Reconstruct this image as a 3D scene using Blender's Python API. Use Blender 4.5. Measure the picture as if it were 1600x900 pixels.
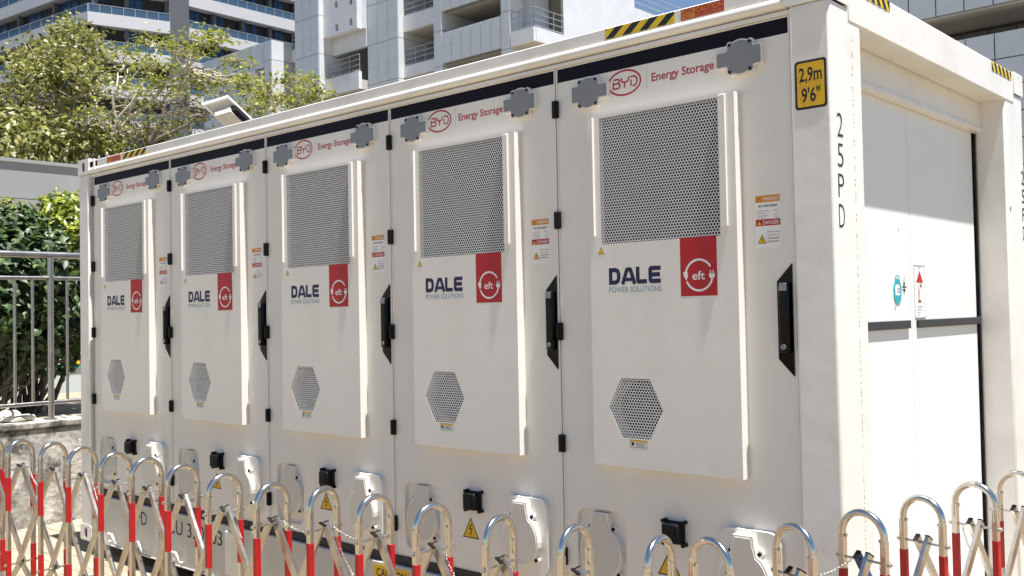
import bpy, bmesh, math, random
import numpy as np
from mathutils import Vector, Matrix
from mathutils.geometry import tessellate_polygon
random.seed(7); RNG = np.random.default_rng(7)
for o in list(bpy.data.objects): bpy.data.objects.remove(o)
SC = bpy.context.scene; COL = SC.collection
# ------------------------------------------------------------------ camera
CX, CY, CZ, YAW, PIT, ROL, FPX = 1.4975, -3.4026, 1.6561, -0.7336, 0.0267, -0.0189, 1541.32
CAM = Vector((CX, CY, CZ))
FW = Vector((math.sin(YAW)*math.cos(PIT), math.cos(YAW)*math.cos(PIT), math.sin(PIT)))
RT = Vector((math.cos(YAW), -math.sin(YAW), 0)); UP = RT.cross(FW)
RT, UP = RT*math.cos(ROL)+UP*math.sin(ROL), UP*math.cos(ROL)-RT*math.sin(ROL)
cd = bpy.data.cameras.new('camera'); cam = bpy.data.objects.new('camera', cd); COL.objects.link(cam)
cd.sensor_width = 36; cd.lens = FPX*36/1600; cd.shift_y = -1.26/1600; cd.clip_end = 2000; cd.clip_start = .05
cam.matrix_world = Matrix(((RT.x, UP.x, -FW.x, CX), (RT.y, UP.y, -FW.y, CY), (RT.z, UP.z, -FW.z, CZ), (0, 0, 0, 1)))
SC.camera = cam
# ------------------------------------------------------------------ sky, sun, exposure
SUN = Vector((.25, -.024, 1)).normalized()          # towards the sun
w = bpy.data.worlds.new('World'); SC.world = w; w.use_nodes = True
nt = w.node_tree; bg = nt.nodes['Background']; sk = nt.nodes.new('ShaderNodeTexSky')
sk.sky_type = 'NISHITA'; sk.sun_disc = False; sk.sun_elevation = math.asin(SUN.z); sk.sun_rotation = math.atan2(SUN.x, SUN.y)
sk.air_density = 1.0; sk.dust_density = 0; sk.ozone_density = 2.5
nt.links.new(sk.outputs[0], bg.inputs[0]); bg.inputs[1].default_value = .05
sd = bpy.data.lights.new('sun', 'SUN'); so = bpy.data.objects.new('sun', sd); COL.objects.link(so)
sd.energy = 5.0; sd.angle = math.radians(.5); sd.color = (1, .97, .925)
so.rotation_euler = SUN.to_track_quat('Z', 'Y').to_euler(); so.location = (5, -5, 20)
SC.view_settings.view_transform = 'Standard'; SC.view_settings.look = 'None'
SC.view_settings.gamma = 1; SC.view_settings.use_curve_mapping = False; SC.view_settings.exposure = 1.28

# ------------------------------------------------------------------ pixel -> direction (photo is 1600x900)
def ray(u, v): return FW + RT*((u-800)/FPX) - UP*((v-448.74)/FPX)
def hit(u, v, ax, val):
    d = ray(u, v); return CAM + d*((val-CAM[ax])/d[ax])
def at(u, v, depth): return CAM + ray(u, v)*depth

# ------------------------------------------------------------------ materials
def mat(name, col, rough=.5, dlo=.5, dhi=.72, metal=0, var=0, scale=4, bump=0, bscale=60, spec=.5, dirt=None, dirt_amt=0, dscale=2.5, trans=0, island=None):
    m = bpy.data.materials.new(name); m.use_nodes = True; t = m.node_tree; b = t.nodes['Principled BSDF']
    b.inputs['Base Color'].default_value = (*col, 1); b.inputs['Roughness'].default_value = rough
    b.inputs['Metallic'].default_value = metal; b.inputs['Specular IOR Level'].default_value = spec
    N = t.nodes.new; L = t.links.new
    co = N('ShaderNodeTexCoord').outputs['Object'] if (var or bump or dirt_amt) else None
    cur = None
    if var:
        n = N('ShaderNodeTexNoise'); n.inputs['Scale'].default_value = scale; n.inputs['Detail'].default_value = 6; L(co, n.inputs['Vector'])
        r = N('ShaderNodeMapRange'); r.inputs[1].default_value = .25; r.inputs[2].default_value = .75
        r.inputs[3].default_value = 1-var; r.inputs[4].default_value = 1+var; L(n.outputs[0], r.inputs[0])
        x = N('ShaderNodeMix'); x.data_type = 'RGBA'; x.blend_type = 'MULTIPLY'; x.inputs[0].default_value = 1
        x.inputs[6].default_value = (*col, 1); L(r.outputs[0], x.inputs[7]); cur = x.outputs[2]
        rr = N('ShaderNodeMapRange'); rr.inputs[3].default_value = max(0, rough-.06); rr.inputs[4].default_value = rough+.06
        L(n.outputs[0], rr.inputs[0]); L(rr.outputs[0], b.inputs['Roughness'])
    if island:
        g = N('ShaderNodeNewGeometry'); cr = N('ShaderNodeValToRGB'); e = cr.color_ramp.elements
        e[0].color = (*island[0], 1); e[1].color = (*island[-1], 1)
        for i, c in enumerate(island[1:-1]): q = e.new((i+1)/(len(island)-1)); q.color = (*c, 1)
        L(g.outputs['Random Per Island'], cr.inputs[0]); cur = cr.outputs[0]
    if dirt_amt:
        n = N('ShaderNodeTexNoise'); n.inputs['Scale'].default_value = dscale; n.inputs['Detail'].default_value = 10; n.inputs['Roughness'].default_value = .7; L(co, n.inputs['Vector'])
        r = N('ShaderNodeMapRange'); r.inputs[1].default_value = dlo; r.inputs[2].default_value = dhi; r.inputs[4].default_value = dirt_amt; L(n.outputs[0], r.inputs[0])
        x = N('ShaderNodeMix'); x.data_type = 'RGBA'; x.inputs[6].default_value = (*col, 1); x.inputs[7].default_value = (*dirt, 1)
        if cur: L(cur, x.inputs[6])
        L(r.outputs[0], x.inputs[0]); cur = x.outputs[2]
    if cur: L(cur, b.inputs['Base Color'])
    if bump:
        n = N('ShaderNodeTexNoise'); n.inputs['Scale'].default_value = bscale; n.inputs['Detail'].default_value = 4; L(co, n.inputs['Vector'])
        p = N('ShaderNodeBump'); p.inputs['Strength'].default_value = bump; p.inputs['Distance'].default_value = .01; L(n.outputs[0], p.inputs['Height']); L(p.outputs[0], b.inputs['Normal'])
    if trans:
        tr = N('ShaderNodeBsdfTranslucent'); ms = N('ShaderNodeMixShader'); ms.inputs[0].default_value = trans
        if cur: L(cur, tr.inputs[0])
        else: tr.inputs[0].default_value = (*col, 1)
        L(b.outputs[0], ms.inputs[1]); L(tr.outputs[0], ms.inputs[2]); L(ms.outputs[0], t.nodes['Material Output'].inputs[0])
    return m
M = dict(
    white=mat('white_paint', (.785, .748, .688), .38, var=.035, scale=1.7, bump=.05, bscale=14, dirt=(.45, .40, .33), dirt_amt=.16, dscale=1.3),
    frame=mat('frame_paint', (.785, .755, .70), .34, var=.04, scale=5, bump=.10, bscale=9, dirt=(.42, .37, .31), dirt_amt=.22, dscale=3),
    sheet=mat('panel_sheet', (.78, .78, .76), .42, var=.02, scale=2, bump=.03, bscale=6),
    cover=mat('cover_plate', (.60, .565, .51), .4, var=.02, scale=6),
    grey=mat('grey_plate', (.23, .24, .25), .45, var=.04, scale=12),
    black=mat('black_plastic', (.006, .006, .007), .45, bump=.05, bscale=90, spec=.2),
    gloss=mat('black_gloss', (.003, .003, .004), .15, spec=.18),
    band=mat('black_film', (.006, .006, .012), .55, spec=.15),
    dark=mat('dark_interior', (.02, .02, .023), .7),
    fins=mat('radiator_fins', (.022, .023, .027), .5, var=.35, scale=9),
    steel=mat('stainless_steel', (.66, .63, .58), .17, metal=1, var=.06, scale=22, bump=.04, bscale=40),
    steel2=mat('brushed_steel', (.60, .58, .54), .3, metal=1, var=.12, scale=30, bump=.05, bscale=60),
    galv=mat('railing_steel', (.42, .41, .40), .32, metal=1, var=.15, scale=14),
    redtape=mat('red_tape', (.44, .008, .010), .42, var=.10, scale=18),
    red=mat('red_print', (.44, .005, .010), .45), bred=mat('dull_red_print', (.42, .025, .04), .45),
    navy=mat('navy_print', (.006, .006, .06), .45), teal=mat('teal_print', (.06, .20, .28), .5),
    pwhite=mat('white_print', (.80, .79, .77), .5), ink=mat('black_print', (.012, .012, .014), .5),
    yellow=mat('yellow_print', (.72, .42, .01), .5, var=.05, scale=20), hyellow=mat('hazard_yellow', (.75, .52, .008), .5, var=.05, scale=20),
    orange=mat('orange_print', (.62, .24, .01), .5), cyan=mat('cyan_print', (.02, .35, .42), .5), pink=mat('pink_print', (.8, .45, .4), .5),
    lgrey=mat('grey_print', (.35, .35, .35), .5), rubber=mat('rubber_gasket', (.03, .03, .03), .7),
    railp_shade=mat('rail_paint_shaded', (.52, .505, .47), .4, var=.06, scale=4, bump=.08, bscale=9, dirt=(.3, .27, .22), dirt_amt=.35, dscale=2),  # frame paint greyed: the shade on the front rail is put into its colour
    blue=mat('blue_paint', (.02, .06, .2), .35, var=.1, scale=20),
)
def brickmat(name, c1, c2, mortar, sx, sy, off=.5, rough=.8, msize=.012):
    m = mat(name, c1, rough, bump=.2, bscale=40); t = m.node_tree; b = t.nodes['Principled BSDF']
    co = t.nodes.new('ShaderNodeTexCoord'); br = t.nodes.new('ShaderNodeTexBrick'); n = t.nodes.new('ShaderNodeTexNoise')
    br.inputs['Scale'].default_value = 1; br.inputs['Brick Width'].default_value = sx; br.inputs['Row Height'].default_value = sy
    br.inputs['Mortar Size'].default_value = msize; br.offset = off
    for i, c in enumerate((c1, c2, mortar)): br.inputs[1+i].default_value = (*c, 1)
    n.inputs['Scale'].default_value = 1.1; n.inputs['Detail'].default_value = 8
    x = t.nodes.new('ShaderNodeMix'); x.data_type = 'RGBA'; x.blend_type = 'MULTIPLY'; x.inputs[0].default_value = .45
    t.links.new(co.outputs['Object'], br.inputs[0]); t.links.new(co.outputs['Object'], n.inputs[0])
    t.links.new(br.outputs[0], x.inputs[6]); t.links.new(n.outputs[1], x.inputs[7]); t.links.new(x.outputs[2], b.inputs['Base Color'])
    return m
M['paving'] = brickmat('paving', (.295, .226, .135), (.265, .201, .119), (.13, .105, .07), .2, .1, msize=.006)

# ------------------------------------------------------------------ mesh builder
ID = lambda p: p
class MB:
    def __init__(s): s.v = []; s.f = []; s.m = []; s.s = []
    def add(s, vs, fs, m=0, fn=ID, smooth=False):
        k = len(s.v); s.v += [tuple(fn(Vector(p))) for p in vs]
        for f in fs: s.f.append([i+k for i in f]); s.m.append(m); s.s.append(smooth)
        return s
    def box(s, x0, x1, y0, y1, z0, z1, m=0, bev=0, fn=ID, seg=1):
        if bev:
            b = bmesh.new(); bmesh.ops.create_cube(b, size=1)
            for v in b.verts: v.co = Vector(((x0+x1)/2+v.co.x*(x1-x0), (y0+y1)/2+v.co.y*(y1-y0), (z0+z1)/2+v.co.z*(z1-z0)))
            bmesh.ops.bevel(b, geom=b.edges[:], offset=bev, segments=seg, profile=.5, affect='EDGES')
            b.verts.index_update()
            b.normal_update()
            for flat in (True, False):
                fs = [[v.index for v in f.verts] for f in b.faces if (max(abs(c) for c in f.normal) > .999) == flat]
                if fs: s.add([v.co.copy() for v in b.verts], fs, m, fn, seg > 1 and not flat)
            b.free()
        else:
            vs = [(x, y, z) for x in (x0, x1) for y in (y0, y1) for z in (z0, z1)]
            s.add(vs, [(0, 1, 3, 2), (4, 6, 7, 5), (0, 4, 5, 1), (2, 3, 7, 6), (0, 2, 6, 4), (1, 5, 7, 3)], m, fn)
        return s
    def tube(s, pts, r, n=8, m=0, cap=True, fn=ID, square=False):
        pts = [Vector(p) for p in pts]; rs = r if isinstance(r, (list, tuple)) else [r]*len(pts)
        vs = []; fs = []; ref = None
        for i, p in enumerate(pts):
            d = (pts[min(i+1, len(pts)-1)]-pts[max(i-1, 0)]).normalized()
            if ref is None: ref = Vector((0, 0, 1)) if abs(d.z) < .9 else Vector((1, 0, 0))
            a = (ref - d*ref.dot(d)); 
            if a.length < 1e-6: a = d.orthogonal()
            a.normalize(); ref = a; b = d.cross(a)
            for j in range(n):
                t = 2*math.pi*(j+(.5 if square else 0))/n; vs.append(p+(a*math.cos(t)+b*math.sin(t))*rs[i])
        for i in range(len(pts)-1):
            for j in range(n): fs.append((i*n+j, i*n+(j+1) % n, (i+1)*n+(j+1) % n, (i+1)*n+j))
        s.add(vs, fs, m, fn, not square)
        if cap:
            s.add(vs[:n], [list(range(n))[::-1]], m, fn); s.add(vs[-n:], [list(range(n))], m, fn)
        return s
    def plate(s, outer, holes, d0, d1, m=0, fn=ID, back=False):
        """outline (a,b) extruded from depth d0 (front) back to d1; fn maps (a,b,d)"""
        loops = [outer]+list(holes); allp = [p for l in loops for p in l]
        tr = tessellate_polygon([[Vector((p[0], p[1], 0)) for p in l] for l in loops])
        def orient(t):
            a, b, c = (allp[i] for i in t)
            return t if (b[0]-a[0])*(c[1]-a[1])-(b[1]-a[1])*(c[0]-a[0]) > 0 else (t[0], t[2], t[1])
        tr = [orient(t) for t in tr]
        s.add([(p[0], p[1], d0) for p in allp], tr, m, fn)
        if back: s.add([(p[0], p[1], d1) for p in allp], [t[::-1] for t in tr], m, fn)
        if d1 != d0:
            for li, l in enumerate(loops):
                n = len(l); ar = sum(l[i][0]*l[(i+1) % n][1]-l[(i+1) % n][0]*l[i][1] for i in range(n))
                l = l if (ar > 0) == (li == 0) else l[::-1]
                s.add([(p[0], p[1], d0) for p in l]+[(p[0], p[1], d1) for p in l], [(i, i+n, (i+1) % n+n, (i+1) % n) for i in range(n)], m, fn)
        return s
    def mesh(s, name, mats):
        me = bpy.data.meshes.new(name); me.from_pydata(s.v, [], s.f)
        for q in (mats if isinstance(mats, (list, tuple)) else [mats]): me.materials.append(M[q] if isinstance(q, str) else q)
        me.polygons.foreach_set('material_index', s.m); me.polygons.foreach_set('use_smooth', s.s); me.update(); return me
    def build(s, name, mats, parent=None, loc=(0, 0, 0), rz=0): return link(name, s.mesh(name, mats), parent, loc, rz)
def link(name, me, parent=None, loc=(0, 0, 0), rz=0):
    o = bpy.data.objects.new(name, me); COL.objects.link(o); o.parent = parent; o.location = loc; o.rotation_euler = (0, 0, rz); return o
def tag(o, label=None, cat=None, group=None, kind=None):
    for k, v in (('label', label), ('category', cat), ('group', group), ('kind', kind)):
        if v: o[k] = v
    return o
def empty(name, loc, label, cat, group=None, rz=0): return tag(link(name, None, None, loc, rz), label, cat, group)
def copy_tree(o, parent=None):
    c = o.copy(); COL.objects.link(c); c.parent = parent
    for ch in [x for x in o.children]: copy_tree(ch, c)
    return c
FRONT = lambda p: Vector((p.x, -p.z, p.y))          # (a,b,outward) -> faces -y
ENDF = lambda p: Vector((p.z, p.x, p.y))            # faces +x, a runs along +y
def circ(cx, cy, r, n=24, a0=0, a1=360, ry=None):
    k = n if abs(a1-a0) >= 360 else n-1
    return [(cx+r*math.cos(math.radians(a0+(a1-a0)*i/k)), cy+(ry or r)*math.sin(math.radians(a0+(a1-a0)*i/k))) for i in range(n)]
def rrect(x0, x1, y0, y1, r, n=5):
    o = []
    for cx, cy, a in ((x1-r, y1-r, 0), (x0+r, y1-r, 90), (x0+r, y0+r, 180), (x1-r, y0+r, 270)):
        o += [(cx+r*math.cos(math.radians(a+90*i/(n-1))), cy+r*math.sin(math.radians(a+90*i/(n-1)))) for i in range(n)]
    return o
def rect(x0, x1, y0, y1): return [(x0, y0), (x1, y0), (x1, y1), (x0, y1)]
_tc = {}
def text(mb, s, x, y, h, m, d, fn=FRONT, bold=0, xs=1, align='L', width=None):
    """flat lettering: h = capital height; returns its width"""
    key = (s, round(bold, 4))
    if key not in _tc:
        c = bpy.data.curves.new('t', 'FONT'); c.body = s; c.size = 1; c.offset = bold; c.resolution_u = 3
        o = bpy.data.objects.new('t', c); COL.objects.link(o); bpy.context.view_layer.update()
        me = o.evaluated_get(bpy.context.evaluated_depsgraph_get()).to_mesh()
        _tc[key] = ([v.co.copy() for v in me.vertices], [tuple(p.vertices) for p in me.polygons])
        bpy.data.objects.remove(o); bpy.data.curves.remove(c)
    vs, fs = _tc[key]; x0 = min(v.x for v in vs); x1 = max(v.x for v in vs); k = h/.70
    sx = (width/(x1-x0)) if width else k*xs
    W = (x1-x0)*sx; ox = x-{'L': 0, 'C': W/2, 'R': W}[align]
    mb.add([((v.x-x0)*sx+ox, v.y*k+y, d) for v in vs], fs, m, fn); return W
def stroke(mb, pts, wd, m, d, fn=FRONT, closed=False):
    """polyline of constant width, flat"""
    n = len(pts); L = []; Rr = []
    for i, p in enumerate(pts):
        a = pts[(i-1) % n] if (i or closed) else p; b = pts[(i+1) % n] if (i < n-1 or closed) else p
        d1 = Vector((p[0]-a[0], p[1]-a[1])); d2 = Vector((b[0]-p[0], b[1]-p[1]))
        if d1.length < 1e-9: d1 = d2
        if d2.length < 1e-9: d2 = d1
        d1.normalize(); d2.normalize(); t = (d1+d2); t = t.normalized() if t.length > 1e-6 else d1
        nn = Vector((-t.y, t.x)); k = wd/2/max(.45, nn.dot(Vector((-d1.y, d1.x))))
        L.append((p[0]+nn.x*k, p[1]+nn.y*k, d)); Rr.append((p[0]-nn.x*k, p[1]-nn.y*k, d))
    q = n if closed else n-1
    mb.add(L+Rr, [(i, i+n, (i+1) % n+n, (i+1) % n) for i in range(q)], m, fn)

# ================================================================== ground
GZ = -.1
g = MB(); g.add([(-400, -300, GZ-.004), (300, -300, GZ-.004), (300, 400, GZ-.004), (-400, 400, GZ-.004)], [(0, 1, 2, 3)])
tag(g.build('ground', mat('asphalt', (.065, .064, .06), .9, var=.15, scale=2, bump=.3, bscale=60)), 'unseen surrounding ground in a dark asphalt tone, added to bounce less light', None, None, 'structure')  # unseen; dark tone put in to cut light bounced onto the buildings
g = MB(); g.add([(-7.26, -15, GZ), (13, -15, GZ), (13, 7, GZ), (-7.26, 7, GZ)], [(0, 1, 2, 3)])
ground = tag(g.build('paving', 'paving'), 'beige block paving of the yard around the container', None, None, 'structure')
pm = [mat('paver_%d' % i, c, .85, var=.16, scale=9, bump=.3, bscale=60, dirt=(.16, .13, .10), dirt_amt=.35, dscale=3) for i, c in enumerate([(.30, .25, .185), (.27, .225, .16), (.33, .28, .205), (.29, .25, .19)])]
pmesh = []
for q in pm:
    b = MB(); b.box(-.098, .098, -.048, .048, -.03, .008, bev=.004); pmesh.append(b.mesh('paver', q))
j = 0; pv = 0
y = -1.05
while y < .62:
    x = -7.24 + (.1 if j % 2 else 0)
    while x < -4.7:
        u = (Vector((x, y, GZ))-CAM); wv = u.dot(FW); pu = 800+FPX*u.dot(RT)/wv; pw = 448.7-FPX*u.dot(UP)/wv
        if -15 < pu < 330 and pw < 915 and not (x > -6.0 and y > .12) and pv < 300:
            o = link('paver', random.choice(pmesh), ground, (x, y, GZ+.0015+random.uniform(-.0015, .0015)), random.uniform(-.01, .01)); pv += 1
        x += .2
    y += .1; j += 1

# ================================================================== container
L, W, H = 6.058, 2.438, 2.896
X0, PW, REC, HZ, HS = -1.3081, 1.1377, .032, 1.5718, .499
cont = empty('energy_storage_container', (0, 0, 0), 'long white battery container with five vented doors behind the hoop barriers', 'container')
def cpart(mb, name, mats, label=None): return tag(mb.build(name, mats, cont), label)
# corner castings
def casting(px, py, pz, sx, sy):
    b = MB()
    x0, x1 = (px, px+.178) if sx > 0 else (px-.178, px); y0, y1 = (py, py+.162) if sy > 0 else (py-.162, py); z0, z1 = (pz, pz+.118) if pz < 1 else (pz-.118, pz)
    cxm = (x0+x1)/2; cym = (y0+y1)/2; czm = (z0+z1)/2
    ov = lambda a, c: rrect(a-.026, a+.026, c-.040, c+.040, .0255, 7)
    b.box(x0+.012, x1-.012, y0+.012, y1-.012, z0+.003, z1-.003, 1)
    if sy > 0:
        b.plate(rrect(x0, x1, z0, z1, .014), [ov(cxm, czm)], -y0, -(y0+.030), 0, FRONT); b.plate(rrect(x0, x1, z0, z1, .014), [], -(y1-.02), -y1, 0, FRONT, True)
    else:
        b.plate(rrect(x0, x1, z0, z1, .014), [], -y0, -y1, 0, FRONT, True)
    if sx < 0: b.plate(rrect(y0+.001, y1-.001, z0+.001, z1-.001, .012), [ov(cym, czm)], x1+.001, x1-.03, 0, ENDF)
    b.box(x0+.004, x1-.004, y0+.031, y1-.004, z1-.02, z1-.001, 0); b.box(x0+.004, x1-.004, y0+.031, y1-.004, z0+.001, z0+.02, 0)
    b.box(x0+.001, x0+.02, y0+.031, y1-.021, z0+.012, z1-.012, 0)
    if sx > 0: b.box(x1-.02, x1-.001, y0+.031, y1-.021, z0+.012, z1-.012, 0)
    cpart(b, 'corner_casting', ['frame', 'dark'])
for pz in (0, H):
    casting(-L, 0, pz, 1, 1); casting(0, 0, pz, -1, 1); casting(0, W, pz, -1, -1); casting(-L, W, pz, 1, -1)
# posts
ZB, ZT = .118, H-.118
b = MB(); b.box(-.166, -.005, .005, .275, ZB, ZT, bev=.012, seg=4); cpart(b, 'corner_post', 'frame')
b = MB(); b.box(-.16, -.005, 2.125, W-.005, ZB, ZT, bev=.012, seg=2); cpart(b, 'corner_post', 'frame')
b = MB(); b.box(-L+.005, -5.895, .005, .2, ZB, ZT, bev=.012, seg=2); cpart(b, 'corner_post', 'frame')
b = MB(); b.box(-L+.005, -5.9, W-.2, W-.005, ZB, ZT, bev=.012); cpart(b, 'corner_post', 'frame')
# weld seam on the near post's end face
b = MB()
for i in range(150):
    z = .2+i*.0165+random.uniform(-.004, .004)
    if random.random() < .75: b.box(-.0055, -.0035, .19+random.uniform(-.002, .002), .193+random.uniform(0, .002), z, z+random.uniform(.002, .007), 0)
cpart(b, 'weld_seam', 'lgrey')
b = MB(); b.tube([(-.008, .262, .2), (-.008, .262, 2.70)], .006, 6); cpart(b, 'weld_bead', 'frame')
# top rails (front one with its rolled lower edge)
prof = [(.012, 2.872), (.016, 2.876), (.10, 2.876), (.10, 2.78), (.055, 2.776), (.02, 2.778)]
roll = [(.021-.019*math.cos(math.radians(a)), 2.802+.021*math.sin(math.radians(a))) for a in range(-75, 80, 15)]
prof = prof[:5]+roll+[(.012, 2.828)]
def extr(mb, prof, x0, x1, m=0):
    n = len(prof); vs = [(x0, p[0], p[1]) for p in prof]+[(x1, p[0], p[1]) for p in prof]
    mb.add(vs, [(i, (i+1) % n, (i+1) % n+n, i+n) for i in range(n)]+[list(range(n))[::-1], [i+n for i in range(n)]], m)
b = MB(); extr(b, prof[::-1], -L+.1785, -.1785); o = cpart(b, 'top_rail', 'frame')
b = MB(); b.box(-L+.178, -.178, W-.08, W-.006, 2.76, 2.874, bev=.006); cpart(b, 'top_rail', 'frame')
b = MB(); b.box(-L+.18, -L+.30, .012, .05, 2.778, 2.868); b.box(-L+.255, -L+.275, -.002, .011, 2.79, 2.885, bev=.003); cpart(b, 'rail_gusset', 'frame')
b = MB(); b.box(-L+.09, -.14, .104, W-.09, 2.845, 2.866); cpart(b, 'roof', 'frame')
b = MB(); b.box(-5.893, -.168, .022, .06, 2.757, 2.7745, bev=.002); cpart(b, 'door_header', 'frame')
b = MB(); b.box(-5.894, -.167, REC+.04, REC+.06, .37, 2.757); cpart(b, 'inner_wall', 'dark')
# bottom rail of the long side
b = MB(); b.box(-L+.179, -.179, .006, .07, .012, .362, bev=.006, seg=2); b.box(-L+.179, -.179, -.002, .0055, .012, .022, bev=.002); cpart(b, 'bottom_rail', 'railp_shade')
b = MB(); b.box(-5.893, -.168, .024, .07, .364, .409); cpart(b, 'sill_gasket', 'rubber')
b = MB(); b.box(-L+.179, -.179, W-.07, W-.006, .012, .36); cpart(b, 'bottom_rail', 'frame')
b = MB(); b.box(-L+.19, -.12, .08, W-.08, .13, .16); cpart(b, 'floor_pan', 'dark')
for i, x in enumerate((-5.52, -5.13, -4.62, -3.2, -2.2, -1.2)):
    b = MB(); b.tube([(x-.055, .008, .045), (x-.055, -.02, .05), (x-.05, -.028, .09), (x-.03, -.028, .112), (x+.03, -.028, .112), (x+.05, -.028, .09), (x+.055, -.02, .05), (x+.055, .008, .045)], .008, 8); cpart(b, 'lashing_loop', 'frame')
b = MB(); b.box(-4.02, -3.86, -.012, .005, .06, .33, bev=.004); b.box(-3.86, -3.2, -.014, .005, .03, .05, bev=.004); cpart(b, 'fork_pocket_frame', 'frame')
# front/back/left closing walls
b = MB(); b.box(-5.9, -.16, W-.05, W-.02, .3, 2.8); cpart(b, 'rear_wall', 'frame')
b = MB(); b.box(-L+.03, -L+.06, .19, W-.19, .1, 2.8); cpart(b, 'side_wall', 'frame')
# end frame
b = MB(); b.box(-.128, -.002, .1625, W-.1625, 2.722, 2.888, bev=.006, seg=2); cpart(b, 'end_beam', 'frame')
b = MB(); b.box(-.150, -.129, .276, 2.1245, 2.588, 2.80); b.box(-.163, -.118, .276, 2.1245, 2.563, 2.587, bev=.003); cpart(b, 'end_lintel', 'frame')
b = MB(); b.box(-.128, -.004, .1625, W-.1625, .012, .17, bev=.006); cpart(b, 'end_sill', 'frame')
b = MB(); b.box(-.2, -.165, .27, 1.163, .17, 2.60, bev=.002); cpart(b, 'end_leaf', 'sheet')
b = MB(); b.box(-.2, -.165, 1.168, 2.085, .17, 2.60, bev=.002); cpart(b, 'end_leaf', 'sheet')
b = MB(); b.box(-.26, -.22, .2, 2.3, .1, 2.75); cpart(b, 'end_backing', 'grey')
b = MB(); b.box(-.164, -.152, .56, 1.118, 1.555, 1.592, bev=.002); cpart(b, 'rubber_strip', 'rubber')
b = MB(); b.box(-.164, -.152, 1.215, 2.118, 1.555, 1.592, bev=.002); cpart(b, 'rubber_strip', 'rubber')
# tags on the end leaves
b = MB(); b.plate([(.955, 1.69), (.975, 1.668), (1.015, 1.668), (1.035, 1.69), (1.04, 1.74), (1.02, 1.775), (.97, 1.775), (.95, 1.74)], [[(.968, 1.705), (1.02, 1.705), (1.024, 1.742), (1.012, 1.755), (.978, 1.755), (.965, 1.742)]], .002, 0, 0, ENDF)
b.plate(rect(.966, 1.022, 1.7, 1.756), [], .0012, 0, 1, ENDF); stroke(b, [(.97, 1.776), (.975, 1.79), (1.015, 1.79), (1.02, 1.776)], .006, 0, .002, ENDF)
for z in (1.722, 1.735): stroke(b, [(.99, z), (1.018, z)], .005, 2, .0022, ENDF)
stroke(b, [(1.075, 1.715), (1.075, 1.79)], .004, 3, .002, ENDF); stroke(b, [(1.05, 1.742), (1.10, 1.742)], .007, 3, .002, ENDF)
for z in (1.728, 1.757): b.plate(circ(1.075, z, .007, 10), [], .0025, 0, 3, ENDF)
o = cpart(b, 'tilt_indicator_sticker', ['cyan', 'pwhite', 'lgrey', 'ink'], 'teal indicator sticker'); o.location.x = -.164
b = MB(); b.plate(rect(1.2, 1.335, 1.60, 1.845), [], .001, 0, 0, ENDF); b.plate([(1.225, 1.765), (1.31, 1.765), (1.268, 1.82)], [], .002, 0, 1, ENDF)
stroke(b, [(1.2, 1.843), (1.335, 1.843)], .004, 3, .002, ENDF); stroke(b, [(1.2, 1.602), (1.335, 1.602)], .004, 3, .002, ENDF)
for x in (1.202, 1.333): stroke(b, [(x, 1.6), (x, 1.845)], .002, 3, .002, ENDF)
text(b, 'BYD', 1.268, 1.826, .012, 3, .002, ENDF, align='C'); stroke(b, [(1.25, 1.755), (1.25, 1.685)], .012, 2, .002, ENDF); stroke(b, [(1.262, 1.735), (1.262, 1.69)], .003, 4, .0025, ENDF)
text(b, '20', 1.268, 1.742, .017, 4, .0025, ENDF, bold=.02)
for i in range(3): text(b, '10', 1.285, 1.725-.012*i, .007, 3, .0025, ENDF)
b.plate(circ(1.262, 1.678, .02, 14, ry=.007), [], .002, 0, 5, ENDF)
for i in range(3): stroke(b, [(1.23, 1.653-.013*i), (1.30-.015*i, 1.653-.013*i)], .003, 3, .002, ENDF)
o = cpart(b, 'temperature_sticker', ['pwhite', 'red', 'pink', 'lgrey', 'ink', 'bred'], 'white temperature sticker with red triangle'); o.location.x = -.1645
b = MB()
for yy, zz in ((.965, 1.655), (.965, 1.645), (1.245, 1.582+.03), (1.03, 2.0)): b.plate(circ(yy, zz, .005, 8), [], .001, 0, 0, ENDF)
cpart(b, 'rivet_marks', 'lgrey').location.x = -.1645

# ---- stickers on the frame
def hazard(x0, x1, z0, z1, fn, d, lean, n, loc):
    b = MB(); b.plate(rect(x0, x1, z0, z1), [], .001, 0, 0, fn); wv = (x1-x0)/n; h = z1-z0
    for i in range(-2, n+1):
        p = [(x0+wv*(i+.0), z0), (x0+wv*(i+.5), z0), (x0+wv*(i+.5)+lean, z1), (x0+wv*i+lean, z1)]
        q = []                                       # clip to the sticker in x
        def clip(poly, ax, val, keep):
            out = []
            for a, c in zip(poly, poly[1:]+poly[:1]):
                ia = keep(a[0]); ic = keep(c[0])
                if ia: out.append(a)
                if ia != ic: t = (val-a[0])/(c[0]-a[0]); out.append((val, a[1]+t*(c[1]-a[1])))
            return out
        q = clip(p, 0, x0, lambda v: v >= x0-1e-9)
        if len(q) > 2: q = clip(q, 0, x1, lambda v: v <= x1+1e-9)
        if len(q) > 2: b.plate(q, [], .0018, .0018, 1, fn)
    o = cpart(b, 'hazard_stripes', ['hyellow', 'ink']); o.location = loc; return o
hazard(-1.012, -.662, 2.826, 2.8715, FRONT, 0, .055, 4, (0, .0115, 0))
hazard(-5.36, -5.01, 2.829, 2.8715, FRONT, 0, .06, 4, (0, .0115, 0))
hazard(.33, .568, 2.845, 2.885, ENDF, 0, -.03, 4, (-.0015, 0, 0))
hazard(1.905, 2.235, 2.838, 2.882, ENDF, 0, -.03, 5, (-.0015, 0, 0))
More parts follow.
